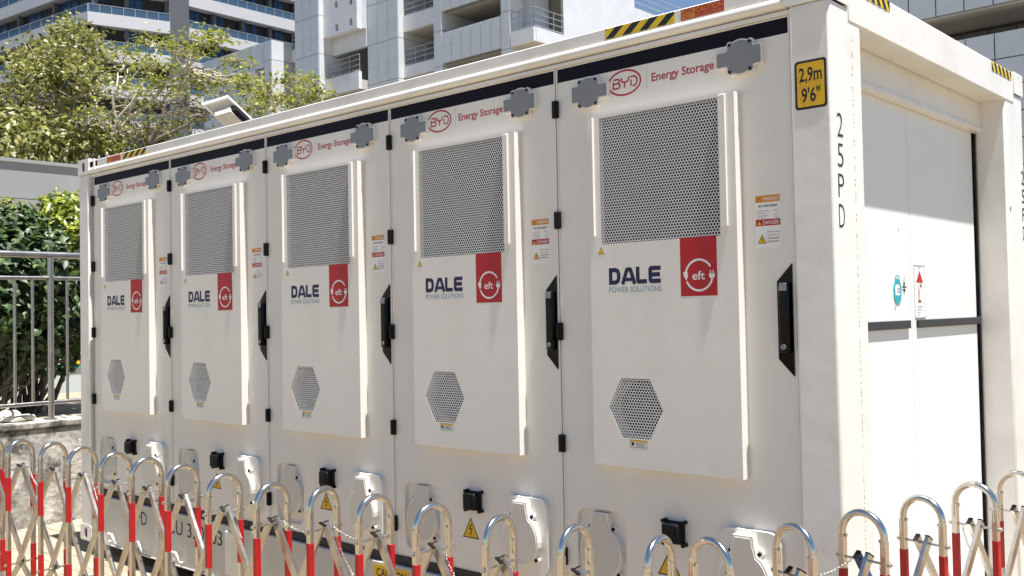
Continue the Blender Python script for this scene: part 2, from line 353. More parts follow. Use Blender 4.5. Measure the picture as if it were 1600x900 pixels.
def caution(x0, x1, z0, z1):
    b = MB(); b.plate(rect(x0, x1, z0, z1), [], .001, 0, 0, FRONT); w_ = x1-x0; h = z1-z0
    b.plate(rect(x0+.004, x0+w_*.33, z0+.004, z1-.004), [], .0014, .001, 1, FRONT)
    cx = x0+w_*.17; cz = z0+h*.5
    stroke(b, [(cx-w_*.11, cz-.006), (cx-w_*.02, cz-.016), (cx+w_*.12, cz-.004), (cx+w_*.12, cz+.008), (cx-w_*.02, cz-.003), (cx-w_*.11, cz+.008)], .003, 2, .002, FRONT, True)
    stroke(b, [(cx-w_*.1, cz+.018), (cx+w_*.1, cz+.006)], .004, 2, .002); stroke(b, [(cx-w_*.1, cz+.006), (cx+w_*.1, cz+.018)], .004, 2, .002)
    text(b, 'CAUTION', x0+w_*.355, z0+h*.42, h*.46, 1, .002, width=w_*.62, bold=.015); text(b, 'DO NOT CRUSH', x0+w_*.355, z0+h*.10, h*.2, 1, .002, width=w_*.62, bold=.02)
    o = cpart(b, 'caution_sticker', ['bred', 'orange', 'bred'], 'red and orange caution sticker'); o.location.y = .0115
caution(-.632, -.435, 2.826, 2.8715); caution(-5.60, -5.39, 2.829, 2.8715)
b = MB(); b.plate(rrect(-.145, -.022, 2.385, 2.565, .012), [], .0012, 0, 0, FRONT); b.plate(rrect(-.136, -.031, 2.394, 2.556, .008), [], .002, .001, 1, FRONT)
text(b, '2,9m', -.0835, 2.488, .050, 0, .0026, width=.088, align='C', bold=.018); text(b, "9'6\"", -.0835, 2.412, .050, 0, .0026, width=.072, align='C', bold=.018)
cpart(b, 'height_sticker', ['ink', 'yellow'], 'yellow height sticker with black border').location.y = .0052
b = MB()
for i, c in enumerate('25PD'): text(b, c, .066-.001*i, 2.278-.111*i, .090, 0, .001, ENDF, width=.050, align='C', bold=-.012)
cpart(b, 'post_lettering', 'ink').location.x = -.0048
b = MB()
for i, c in enumerate('25PD'): text(b, c, 2.402, 2.30-.10*i, .075, 0, .001, ENDF, width=.05, align='C')
cpart(b, 'post_lettering', 'ink').location.x = -.0048
b = MB(); text(b, '25PD', -5.31, .225, .095, 0, .001, width=.27); text(b, 'SCU 320103 5', -4.82, .222, .095, 0, .001, width=.86); cpart(b, 'rail_lettering', 'ink').location.y = .0055
b = MB(); b.plate(rect(-2.60, -2.32, .215, .345), [], .001, 0, 0, FRONT); text(b, 'CAUTION', -2.46, .285, .042, 1, .0018, width=.235, align='C', bold=.02)
for i in range(3): text(b, 'KEEP CLEAR' if i == 0 else 'OF DOORS', -2.46, .262-.02*i, .011, 1, .0018, align='C')
cpart(b, 'caution_sticker', ['yellow', 'ink'], 'yellow caution sticker on the bottom rail').location.y = .0055
b = MB(); b.plate(circ(2.16, 2.16, .012, 12), [], .003, 0, 0, ENDF)
cpart(b, 'rivet_marks', 'lgrey').location.x = -.0045

# ---- one door, then copies
DZ0, DZ1 = .411, 2.756
door_mb = MB()
lrec = rrect(.072, .335, .455, .80, .05, 6)
door_mb.plate(rect(.0035, PW-.0035, DZ0, DZ1), [lrec], 0, -.036, 0, FRONT)
door_mb.plate([(p[0], p[1]) for p in rrect(.06, .345, .44, .81, .02)], [], -.022, -.03, 0, FRONT)
door = door_mb.build('door', 'white', cont, (X0, REC, 0))
def dp(mb, name, mats, label=None): return tag(mb.build(name, mats, door), label)
b = MB(); b.plate(rect(.010, PW-.010, 2.690, 2.750), [], .001, 0, 0, FRONT); dp(b, 'black_band', 'band')
# edge trims either side of the joint
b = MB(); b.box(.0036, .009, -.004, 0, DZ0, DZ1); dp(b, 'edge_trim', 'frame'); b = MB(); b.box(PW-.009, PW-.0036, -.004, 0, DZ0, DZ1); dp(b, 'edge_trim', 'frame')
# raised vent panel
PD = .050
gx0, gx1, gz0, gz1 = .236, .822, 1.949, 2.499; hcx, hcz = .398, 1.246
hexo = [(hcx-.138, hcz), (hcx-.072, hcz-.126), (hcx+.072, hcz-.126), (hcx+.138, hcz), (hcx+.072, hcz+.126), (hcx-.072, hcz+.126)]
b = MB(); b.plate(rect(.1745, .8955, .995, 2.511), [rect(gx0, gx1, gz0, gz1), hexo], PD, 0, 0, FRONT)
pan = dp(b, 'vent_panel', 'white')
def perf(inside, x0, x1, z0, z1, pitch, d):
    b = MB(); rp = pitch*.866; r = pitch*.415; R_ = pitch/math.sqrt(3); rows = int((z1-z0)/rp)+2; cols = int((x1-x0)/pitch)+2
    base_o = []; base_i = []
    for k in range(12):
        a = math.radians(30*k); rad = R_ if k % 2 else pitch/2
        base_o.append((rad*math.cos(a), rad*math.sin(a))); base_i.append((r*math.cos(a), r*math.sin(a)))
    for i in range(rows):
        for q in range(cols):
            cx = x0+(q+(.5 if i % 2 else 0))*pitch; cz = z0+i*rp
            if not inside(cx, cz): continue
            vs = [(cx+o[0], cz+o[1], d) for o in base_o]+[(cx+o[0], cz+o[1], d) for o in base_i]+[(cx+o[0], cz+o[1], d-.001) for o in base_i]
            fs = [(k, (k+1) % 12, (k+1) % 12+12, k+12) for k in range(12)]+[(k+12, (k+1) % 12+12, (k+1) % 12+24, k+24) for k in range(12)]
            b.add(vs, fs, 0, FRONT)
    return b
b = perf(lambda x, z: True, gx0, gx1, gz0, gz1, .01365, PD-.0004); dp(b, 'vent_grille', 'sheet')
def inhex(x, z):
    ax = abs(x-hcx); az = abs(z-hcz); return az < .14 and ax < .155-az*.53
b = perf(inhex, hcx-.15, hcx+.15, hcz-.135, hcz+.135, .01365, PD-.0004); dp(b, 'hexagon_grille', 'sheet')
# radiator behind the grille: upright fins on a dark backing; fan ring behind the hexagon
b = MB(); b.plate(rect(gx0-.02, gx1+.02, gz0-.02, gz1+.02), [], .0045, .0005, 0, FRONT)
for i in range(30):
    x = gx0+i*.0203; b.box(x, x+.004, -.024, -.005, gz0, gz1, 1)
dp(b, 'radiator', ['dark', 'fins'])
b = MB(); b.plate(rect(hcx-.16, hcx+.16, hcz-.14, hcz+.14), [], .0045, .0005, 0, FRONT); b.plate(rect(hcx-.155, hcx+.155, hcz-.135, hcz+.135), [circ(hcx+.02, hcz, .117, 28)], .022, .005, 1, FRONT); dp(b, 'fan_duct', ['dark', 'grey'])
for x0, x1, z0, pr_ in ((.203, .208, 1.985, .012), (.829, .859, 1.985, .011)):
    b = MB(); b.box(x0, x1, -PD-pr_, -PD, z0, 2.503, bev=.001); dp(b, 'vent_rib', 'white')
# upper port covers
def cover_outline(cx, cz, r, side, g=0):
    out = []
    for i in range(144):
        t = math.radians(2.5*i); c, sn = math.cos(t)*side, math.sin(t); rr = r+g
        for q in (50, 130, 230, 310):                           # bolt ears
            da = abs((2.5*i-q+180) % 360-180); rr = max(rr, r+g+.012*math.sqrt(max(0, 1-(da/11)**2)))
        for ln, hh_, ok in ((.100+g, .027+g, c > 0), (.086+g, .034+g, c < 0)):   # tab on one side, stub on the other
            if ok: rr = max(rr, min(ln/max(1e-6, abs(c)), hh_/max(1e-6, abs(sn))))
        out.append((cx+rr*math.cos(t), cz+rr*sn))
    return out
for cx, cz, side in ((.180, 2.620, 1), (.922, 2.637, -1)):
    b = MB(); b.plate(cover_outline(cx, cz, .064, side, .007), [], .019, 0, 0, FRONT); b.plate(cover_outline(cx, cz, .064, side), [], .023, .019, 1, FRONT)
    for q in (50, 130, 230, 310):
        b.plate(circ(cx+.068*math.cos(math.radians(q)), cz+.068*math.sin(math.radians(q)), .0055, 10), [], .027, .023, 2, FRONT)
    dp(b, 'port_cover', ['white', 'grey', 'black'], 'grey bolted port cover')
# lower port covers: left in a recess, right on a raised pad
def tear(cx, cz, r, g=0):
    pts = [(cx+(r+g)*math.cos(math.radians(a)), cz+(r+g)*1.08*math.sin(math.radians(a))) for a in range(120, 421, 12)]
    nk = .038+g; return pts+[(cx+nk+.006, cz+.118), (cx+nk, cz+.135+g*.5), (cx+nk-.004, cz+.165+g), (cx-nk+.004, cz+.165+g), (cx-nk, cz+.135+g*.5), (cx-nk-.006, cz+.118)]
for cx, base, lab in ((.195, -.022, 'recess'), (.885, .026, 'pad')):
    cz = .612; b = MB()
    if base > 0:
        o1 = rrect(cx-.118, cx+.142, .452, .803, .05, 6)
        b.plate(o1, [], base, 0, 0, FRONT)
    b.plate(tear(cx, cz, .1, .009), [], base+.030, base, 0, FRONT); b.plate(tear(cx, cz, .1), [], base+.033, base+.030, 1, FRONT)
    for dx, dz in ((-.062, .108), (.062, .108), (-.085, -.085), (.085, -.085)):
        b.plate(circ(cx+dx, cz+dz, .015, 12), [], base+.014, base, 0, FRONT); b.plate(circ(cx+dx, cz+dz, .0075, 10), [], base+.02, base+.014, 2, FRONT)
    dp(b, 'port_cover', ['white', 'cover', 'black'], 'white teardrop port cover')
# black socket
b = MB(); b.box(.508, .600, -.018, 0, .698, .792, bev=.008, seg=2); b.box(.514, .594, -.052, -.018, .706, .786, bev=.008, seg=2); b.plate(rrect(.530, .578, .722, .770, .006), [], .056, .052, 0, FRONT)
for x in (.507, .601):
    for z in (.70, .79): b.tube([(x, -.03, z), (x, 0, z)], .009, 8, 0)
dp(b, 'socket', 'black', 'black square socket')
def warn_tri(mb, cx, z0, s, m_edge, m_fill, d, bolt=True):
    h = s*.9; mb.plate([(cx-s/2, z0), (cx+s/2, z0), (cx, z0+h)], [], d, d-.001, m_edge, FRONT)
    k = .84; mb.plate([(cx-s/2*k, z0+h*.055), (cx+s/2*k, z0+h*.055), (cx, z0+h*.055+h*k)], [], d+.0008, d, m_fill, FRONT)
    if bolt:
        z = z0+h*.1; q = s*.5
        stroke(mb, [(cx+q*.10, z+q*1.08), (cx-q*.16, z+q*.62), (cx+q*.14, z+q*.62), (cx-q*.04, z+q*.12)], s*.055, m_edge, d+.0016)
        mb.plate([(cx-q*.16, z+q*.22), (cx-q*.02, z+q*.04), (cx+q*.08, z+q*.25)], [], d+.0016, d+.0016, m_edge, FRONT)
b = MB(); warn_tri(b, .546, .572, .112, 1, 0, .001); dp(b, 'shock_sticker', ['yellow', 'ink'], 'yellow lightning triangle sticker')
# handle
b = MB(); b.plate([(1.1205, 1.823), (1.059, 1.758), (1.059, 1.466), (1.1205, 1.402)], [], .006, 0, 0, FRONT)
b.box(1.075, 1.113, -.034, -.006, 1.49, 1.752, 0, bev=.007, seg=2)
b.plate([(1.078, 1.722), (1.11, 1.722), (1.11, 1.752), (1.083, 1.752)], [], .0355, .034, 1, FRONT)
b.plate(circ(1.093, 1.512, .0105, 16), [circ(1.093, 1.512, .006, 16)], .0365, .034, 1, FRONT); b.plate(circ(1.093, 1.512, .004, 10), [], .037, .034, 1, FRONT)
dp(b, 'handle', ['gloss', 'grey'], 'black lever handle')
hb = MB(); hb.box(-.016, .014, -.020, 0, -.039, .039, bev=.003); hb.box(-.010, .008, -.024, -.02, -.034, .034, bev=.002); hm = hb.mesh('hinge', 'black')
for i in range(5): link('hinge', hm, door, (0.003, -.001, HZ+(2-i)*HS))
# warning label
b = MB(); b.plate(rect(.975, 1.077, 1.886, 2.088), [], .001, 0, 0, FRONT)
b.plate(rect(.975, 1.077, 2.062, 2.088), [], .0015, .001, 1, FRONT); b.plate(rect(.975, 1.077, 1.972, 1.997), [], .0015, .001, 2, FRONT)
text(b, 'WARNING', 1.005, 2.068, .0135, 0, .0022, width=.066); text(b, 'DANGER', 1.005, 1.977, .0150, 0, .0022, width=.066)
for z, e, f in ((2.065, 3, 1), (1.975, 2, 4)): warn_tri(b, .99, z, .020, e, f, .0022, False)
text(b, 'ARC FLASH HAZARD', 1.026, 2.044, .0085, 3, .002, width=.08, align='C', bold=.03)
for i, (s1, s2) in enumerate((('Arc flash boundary', '1050 mm'), ('Incident energy', '8 cal'), ('Working distance', '450 mm'), ('Shock hazard', '1500 V'), ('Limited approach', '3.0 m'))):
    text(b, s1, .981, 2.027-.0092*i, .0045, 3, .002); text(b, s2, 1.072, 2.027-.0092*i, .0045, 3, .002, align='R')
warn_tri(b, 1.0, 1.905, .038, 3, 4, .002)
for i, s1 in enumerate(('Hazardous voltage', 'inside this unit', 'AUTHORIZED', 'PERSONNEL ONLY')): text(b, s1, 1.047, 1.946-.0125*i, .0055, 3, .002, width=.05, align='C', bold=.02 if i > 1 else 0)
dp(b, 'warning_label', ['pwhite', 'orange', 'red', 'ink', 'yellow'], 'white label with orange and red bars')
# red oval emblem, divider and lettering
b = MB(); ell = [(.376+.083*math.cos(t*math.pi/24), 2.630+.052*math.sin(t*math.pi/24)) for t in range(48)]
stroke(b, ell, .0085, 0, .001, closed=True)
zc = 2.630; s_ = .0075; hh = .0195
Bx = .318; stroke(b, [(Bx, zc-hh), (Bx, zc+hh*.55)], s_, 0, .001); stroke(b, [(Bx, zc+hh), (Bx+.026, zc+hh), (Bx+.033, zc+hh*.6), (Bx+.028, zc+.002), (Bx+.004, zc+.001)], s_, 0, .001)
stroke(b, [(Bx+.028, zc+.001), (Bx+.036, zc-hh*.45), (Bx+.028, zc-hh), (Bx-.003, zc-hh)], s_, 0, .001)
Yx = .376; stroke(b, [(Yx-.016, zc+hh+.003), (Yx-.014, zc+hh*.35), (Yx-.006, zc+.002), (Yx+.012, zc+.002), (Yx+.021, zc+hh*.4), (Yx+.023, zc+hh+.003)], s_, 0, .001); stroke(b, [(Yx+.003, zc+.001), (Yx-.001, zc-hh-.003)], s_, 0, .001)
Dx = .409; stroke(b, [(Dx+.001, zc-hh), (Dx+.002, zc+hh*.4)], s_, 0, .001); stroke(b, [(Dx-.002, zc+hh), (Dx+.022, zc+hh), (Dx+.032, zc+hh*.4), (Dx+.032, zc-hh*.4), (Dx+.022, zc-hh), (Dx+.008, zc-hh)], s_, 0, .001)
stroke(b, [(.491, 2.585), (.491, 2.672)], .0016, 1, .001)
text(b, 'Energy Storage', .514, 2.612, .034, 0, .001, width=.296, bold=.022)
dp(b, 'red_emblem_and_lettering', ['bred', 'lgrey'], 'red oval emblem with red lettering').location.y = 0
# printed marks on the vent panel
b = MB(); D0 = .274; zt = 1.844; zb = 1.772; t_ = .0185; wl = .058
def letters():
    st = lambda pts, wd=t_: stroke(b, pts, wd, 0, .001)
    h = zt-zb; z0 = zb+t_/2; z1 = zt-t_/2; x = D0+t_/2
    st([(x, z0-t_/2), (x, z1+t_/2)]); st([(x+t_*.5, z1), (x+.026, z1), (x+.038, z1-.006), (x+.042, z1-.018), (x+.042, z0+.018), (x+.038, z0+.006), (x+.026, z0), (x+t_*.5, z0)])
    x = D0+.068; st([(x+.003, zb), (x+.026, z1-.002), (x+.031, z1), (x+.040, z1), (x+.045, z1-.002), (x+.066, zb)]); st([(x+.018, zb+.020), (x+.052, zb+.020)], t_*.8)
    x = D0+.150; st([(x, zt), (x, z0+.008), (x+.004, z0), (x+.046, z0)])
    x = D0+.213; st([(x+.052, z1), (x+.004, z1), (x, z1-.005), (x, z0+.005), (x+.004, z0), (x+.052, z0)]); st([(x+t_*.5, (z0+z1)/2), (x+.048, (z0+z1)/2)])
letters(); text(b, 'POWER SOLUTIONS', .274, 1.738, .0235, 1, .001, width=.268)
b2 = dp(b, 'maker_lettering', ['navy', 'teal'], 'navy and teal lettering'); b2.location.y = -PD
b = MB(); b.plate(rect(.634, .8035, 1.713, 1.951), [], .001, 0, 0, FRONT); cc = (.7205, 1.797); r = .062
arc = lambda a0, a1: [(cc[0]+r*math.cos(math.radians(a)), cc[1]+r*math.sin(math.radians(a))) for a in np.linspace(a0, a1, 22)]
stroke(b, arc(32, 172), .0085, 1, .0018); stroke(b, arc(203, 352), .0085, 1, .0018)
b.plate([(cc[0]-r-.012, cc[1]+.012), (cc[0]-r-.008, cc[1]-.004), (cc[0]-r+.003, cc[1]-.021), (cc[0]-r+.010, cc[1]-.004), (cc[0]-r+.010, cc[1]+.012), (cc[0]-r+.002, cc[1]+.018)], [], .002, .0018, 1, FRONT)
px = cc[0]+r-.003; b.plate([(px-.014, cc[1]+.004), (px-.012, cc[1]-.010), (px, cc[1]-.019), (px+.012, cc[1]-.010), (px+.014, cc[1]+.004)], [], .002, .0018, 1, FRONT)
for dx in (-.006, .006): stroke(b, [(px+dx, cc[1]+.003), (px+dx, cc[1]+.018)], .0045, 1, .002)
text(b, 'eft', cc[0]-.002, cc[1]-.018, .034, 1, .0018, align='C', width=.058, bold=.012)
dp(b, 'red_logo_sticker', ['red', 'pwhite'], 'red sticker with white plug ring').location.y = -PD
b = MB(); warn_tri(b, .235, 1.907, .034, 1, 0, .001, False); dp(b, 'warning_triangle', ['yellow', 'ink']).location.y = -PD
b = MB(); b.plate(rect(.365, .452, 1.083, 1.114), [], .001, 0, 1, FRONT); b.plate(rect(.367, .45, 1.085, 1.112), [], .0014, .001, 0, FRONT); b.plate(rect(.367, .45, 1.105, 1.112), [], .0018, .0014, 2, FRONT)
b.plate(circ(.38, 1.097, .008, 12), [], .002, .0014, 3, FRONT)
for i in range(3): stroke(b, [(.394, 1.100-.005*i), (.444-.006*(i % 2), 1.100-.005*i)], .0022, 3, .0018)
dp(b, 'fan_label', ['pwhite', 'ink', 'yellow', 'ink']).location.y = -PD
# the vent panel stands 5 cm proud: its size and place as measured on its own face, not on the door sheet
for ch in door.children:
    n_ = ch.name.split('.')[0]
    if n_ in ('vent_panel', 'vent_grille', 'hexagon_grille', 'radiator', 'fan_duct', 'vent_rib', 'maker_lettering', 'red_logo_sticker', 'warning_triangle', 'fan_label'):
        ch.scale = (.984, 1, .984); ch.location.x = .0405; ch.location.z = .026
    if n_ in ('maker_lettering', 'red_logo_sticker', 'warning_triangle', 'fan_label', 'warning_label', 'shock_sticker', 'black_band', 'red_emblem_and_lettering'): ch.scale.y = .22      # thin vinyl
    if n_ == 'socket': ch.location.x = .030; ch.location.z = .010
    elif n_ == 'port_cover':
        low = max(v.co.z for v in ch.data.vertices) < 1; right = ch.data.vertices[0].co.x > .6
        ch.location.x, ch.location.z = ((.030, .010) if right else (.006, .003)) if low else (.014, -.006)
doors = [door]
for k in range(1, 5):
    c = copy_tree(door, cont); c.location = (X0-k*PW, REC, 0); doors.append(c)
    for ch in c.children:                                # hand-applied decals sit a little differently on each door
        if ch.name.split('.')[0] in ('warning_label', 'shock_sticker', 'red_logo_sticker', 'fan_label', 'warning_triangle'):
            z_ = sum(v.co.z for v in ch.data.vertices)/len(ch.data.vertices); x_ = sum(v.co.x for v in ch.data.vertices)/len(ch.data.vertices); a_ = random.uniform(-.012, .012)
            ch.rotation_euler.y = a_; ch.location.x += random.uniform(-.003, .003)-a_*z_; ch.location.z += random.uniform(-.003, .003)+a_*x_

# ================================================================== hoop barriers
HT = 1.0; HW = .15; ZR = .835; ZL = .31
left_px = [(6, 683), (32, 686), (83, 690), (128, 697), (180, 706), (229, 714), (285, 724), (350, 739), (425, 753), (505, 759), (585, 771), (675, 785), (780, 803), (898, 817), (1030, 835)]
right_px = [(1110, 838), (1240, 816), (1347, 795), (1440, 773), (1522, 752), (1590, 735)]
lp = [hit(u, v, 2, HT) for u, v in left_px]
lp[0] = lp[1]+(lp[1]-lp[2])*1.0
lp = [lp[0]+(lp[0]-lp[1])] + lp
rp = [hit(u, v, 2, HT) for u, v in right_px]; rp.append(rp[-1]+(rp[-1]-rp[-2]))
ls, ra = .0108, .0120
b = MB()
for sgn in (-1, 1): b.box(sgn*HW/2-ls, sgn*HW/2+ls, -ls, ls, GZ+.012, .908, bev=.002)
arch = [(-HW/2, 0, .86), (-HW/2, 0, .90)]+[(-HW/2*math.cos(math.radians(a)), 0, .913+.075*math.sin(math.radians(a))) for a in range(0, 181, 12)]+[(HW/2, 0, .90), (HW/2, 0, .86)]
b.tube(arch, ra, 12)
for sgn in (-1, 1): b.tube([(sgn*(HW/2-.012), 0, .905), (sgn*(HW/2-.017), 0, .905)], .006, 8)
hoop_me = b.mesh('hoop', 'steel')
bm_ = MB(); bm_.box(-ls-.0008, ls+.0008, -ls-.0008, ls+.0008, -.093, .093, bev=.002); band_me = bm_.mesh('red_band', 'redtape')
bm_ = MB(); bm_.tube([(-HW/2-.026, 0, 0), (HW/2+.026, 0, 0)], .0045, 8)
for sgn in (-1, 1): bm_.tube([(sgn*(HW/2+.013), 0, 0), (sgn*(HW/2+.020), 0, 0)], .009, 6)
rod_me = bm_.mesh('rod', 'steel2')
bm_ = MB(); bm_.tube([(-HW/2, 0, -.02), (-HW/2, 0, .012)], .016, 8, 0); bm_.tube([(HW/2, 0, -.02), (HW/2, 0, .012)], .016, 8, 0); foot_me = bm_.mesh('foot', 'black')
def arm_mesh(vec, mname='steel2'):
    """rectangular tube from the origin along vec with a dark cap at its upper end"""
    d = vec.normalized(); s_ = Vector((0, 0, 1)).cross(d).normalized(); n_ = d.cross(s_); b = MB(); a, c = .0068, .0145
    for p0, p1, e, m in ((-.02, vec.length+.012, 0, 0), (-.024, -.0195, .0008, 1)):
        vs = []
        for t in (p0, p1):
            for i, j_ in ((-1, -1), (1, -1), (1, 1), (-1, 1)): vs.append(d*t+s_*(a+e)*i+n_*(c+e)*j_)
        b.add(vs, [(0, 1, 5, 4), (1, 2, 6, 5), (2, 3, 7, 6), (3, 0, 4, 7), (3, 2, 1, 0), (4, 5, 6, 7)], m)
    return b.mesh('scissor_arm', [mname, 'black'])
def chain_mesh(p0, p1, sag):
    b = MB(); n = max(6, int((p1-p0).length*1.3/.011))
    pts = [p0.lerp(p1, i/n)+Vector((0, 0, -sag*4*(i/n)*(1-i/n))) for i in range(n+1)]
    for i in range(n):
        d = (pts[i+1]-pts[i]); l = d.length; d.normalize(); s_ = d.orthogonal().normalized()
        if i % 2: s_ = d.cross(s_)
        c_ = (pts[i]+pts[i+1])/2; loop = [c_+d*(l*.68*math.cos(t*math.pi/3))+s_*(.0034*math.sin(t*math.pi/3)) for t in range(7)]
        b.tube(loop, .0011, 4, 0, cap=False)
    return b.mesh('chain', 'steel2')
def barrier(pts, label, group, blue=()):
    root = empty('hoop_barrier', (pts[0].x, pts[0].y, GZ), label, 'barrier', group)
    org = Vector((pts[0].x, pts[0].y, GZ)); n = len(pts); dirs = []
    for i in range(n):
        t = (pts[min(i+1, n-1)]-pts[max(i-1, 0)]); t.z = 0; dirs.append(t.normalized())
    for i, p in enumerate(pts):
        rz = math.atan2(dirs[i].y, dirs[i].x)+math.pi/2+random.uniform(-.07, .07)
        h = link('hoop', hoop_me, root, Vector((p.x, p.y, 0))-org, rz); link('foot', foot_me, h, (0, 0, GZ+.02))
        for sgn in (-1, 1):
            for z in (.705, .305, -.0): link('red_band', band_me, h, (sgn*HW/2, 0, z+random.uniform(-.006, .006)))
        link('rod', rod_me, h, (0, 0, ZR)); link('rod', rod_me, h, (0, 0, ZL))
    for i in range(n-1):
        nrm = Vector((-dirs[i].y, dirs[i].x, 0))
        for (za, zb_, i0, i1, off) in ((ZR, ZL, i, i+1, .016), (ZR, ZL, i+1, i, -.016)):
            a = Vector((pts[i0].x, pts[i0].y, za))+nrm*off; c = Vector((pts[i1].x, pts[i1].y, zb_))+nrm*off
            link('scissor_arm', arm_mesh(c-a, 'blue' if (i0 in blue and off > 0) else 'steel2'), root, a-org)
            a2 = Vector((pts[i0].x, pts[i0].y, ZL))+nrm*(off*.2); c2 = Vector((pts[i1].x, pts[i1].y, -.05))+nrm*off
            link('scissor_arm', arm_mesh((c2-a2)), root, a2-org)
        if i % 2 == 0 or i > n-5:
            nrm2 = nrm*random.choice((-.06, .05)); a = Vector((pts[i].x, pts[i].y, ZR-.005))+nrm2
            c = a+dirs[i]*random.uniform(.03, .16)+Vector((0, 0, -random.uniform(.1, .22)))
            link('chain', chain_mesh(Vector((0, 0, 0)), c-a, .03), root, a-org)
        if i in (n-7, n-6):
            a = Vector((pts[i].x, pts[i].y, ZR))+nrm*.05; c = Vector((pts[i+1].x, pts[i+1].y, ZR-.01))+nrm*.05
            link('chain', chain_mesh(Vector((0, 0, 0)), c-a, .03), root, a-org)
    return root
barrier(lp, 'steel hoop barrier with red bands along the five doors of the container', 'hoop barriers')
barrier(rp, 'steel hoop barrier with red bands along the end wall with rubber strips', 'hoop barriers', blue=(2,))
# ================================================================== low wall, railing and planting on the left
WX = -7.27
conc = mat('weathered_concrete', (.46, .435, .385), .9, var=.45, scale=6, bump=.9, bscale=22, dirt=(.05, .046, .042), dirt_amt=.9, dscale=3.2, dlo=.44, dhi=.58)
b = MB(); b.box(WX-.30, WX, -4.5, 6, GZ-.05, .74, bev=.015, seg=2); b.box(WX-.32, WX+.015, -4.5, 6, .741, .80, bev=.012, seg=2)
tag(b.build('retaining_wall', conc), 'low stained concrete retaining wall under the steel railing', 'wall')
soil = mat('planted_soil', (.27, .23, .165), .95, var=.25, scale=4, bump=.8, bscale=15)
b = MB(); b.add([(-60, -40, .74), (WX-.31, -40, .74), (WX-.31, 60, .74), (-60, 60, .74)], [(0, 1, 2, 3)])
tag(b.build('upper_terrace', soil), 'planted earth terrace behind the retaining wall', None, None, 'structure')
rl = empty('steel_railing', (WX-.1, .34, .8), 'grey tubular steel railing standing on the low concrete wall', 'railing')
RY0, RY1 = -2.4, 3.2
for z, r in ((2.25, .030), (2.045, .018), (.95, .018)):
    b = MB(); b.tube([(0, RY0-.34, z-.8), (0, RY1-.34, z-.8)], r, 12); b.build('rail', 'galv', rl)
b = MB(); b.tube([(0, 0, 0), (0, 0, 1.43)], .026, 12); b.tube([(0, 0, 0), (0, 0, .012)], .05, 12); pme = b.mesh('post', 'galv')
for yy in (-1.5, 0, 1.5): link('post', pme, rl, (0, yy, 0))
b = MB(); b.tube([(0, 0, .15), (0, 0, 1.245)], .0125, 10); bme = b.mesh('baluster', 'galv')
for i in range(-15, 18):
    yy = .15*i
    if min(abs(yy-q) for q in (-1.5, 0, 1.5)) > .05: link('baluster', bme, rl, (0, yy-.005, 0))
stone = mat('pale_stone', (.55, .5, .42), .9, var=.3, scale=12, bump=.6, bscale=25)
def rock(c, s, label, m):
    bm = bmesh.new(); bmesh.ops.create_icosphere(bm, subdivisions=3, radius=1)
    for v in bm.verts:
        k = 1+.25*math.sin(v.co.x*5+c[1]*9)*math.cos(v.co.y*4+c[0]*7)+random.uniform(-.1, .1); v.co = Vector((v.co.x*s[0]*k, v.co.y*s[1]*k, max(v.co.z, -.5)*s[2]*k))
    me = bpy.data.meshes.new('stone'); bm.to_mesh(me); bm.free(); me.materials.append(m); o = link('stone', me, None, c); tag(o, label, 'stone')
rock((WX-.16, .10, .825), (.05, .14, .035), 'pale crumbly stone on the wall top beside the railing post', stone)
rock((WX-.22, .03, .84), (.07, .10, .06), 'taller pale stone behind the flat one on the wall top', stone)
# rear grey concrete wall
rcon = mat('grey_concrete', (.29, .295, .30), .85, var=.12, scale=1.2, bump=.15, bscale=30, dirt=(.2, .2, .19), dirt_amt=.5, dscale=.9)
RWX = -13.0
b = MB(); zt = hit(0, 251, 0, RWX).z; zj = hit(0, 308, 0, RWX).z
b.box(RWX-.3, RWX, -6, 12, zj+.006, zt); b.box(RWX-.3, RWX, -6, 12, .7, zj-.006); b.box(RWX-.28, RWX-.012, -6, 12, zj-.0055, zj+.0055); b.box(RWX-.34, RWX+.03, -6, 12, zt, zt+.05)
tag(b.build('boundary_wall', rcon), 'tall grey concrete boundary wall behind the hedge and below the trees', 'wall')
# painted kerb seen under the hedge
b = MB(); b.box(-11.6, -11.3, -3, 6, .74, 1.05, 0); b.box(-11.62, -11.28, -3, 6, 1.05, 1.10, 2); b.box(-11.6, -11.3, -3, 6, 1.10, 1.30, 1)
for i in range(7): b.box(-11.606, -11.294, -2.6+i*1.2, -2.0+i*1.2, 1.104, 1.296, 3)
tag(b.build('painted_kerb', [mat('pale_blue_paint', (.45, .5, .5), .7), 'pwhite', mat('green_paint', (.05, .28, .22), .6), 'hyellow']), 'low kerb painted white, yellow and green under the hedge', 'kerb')

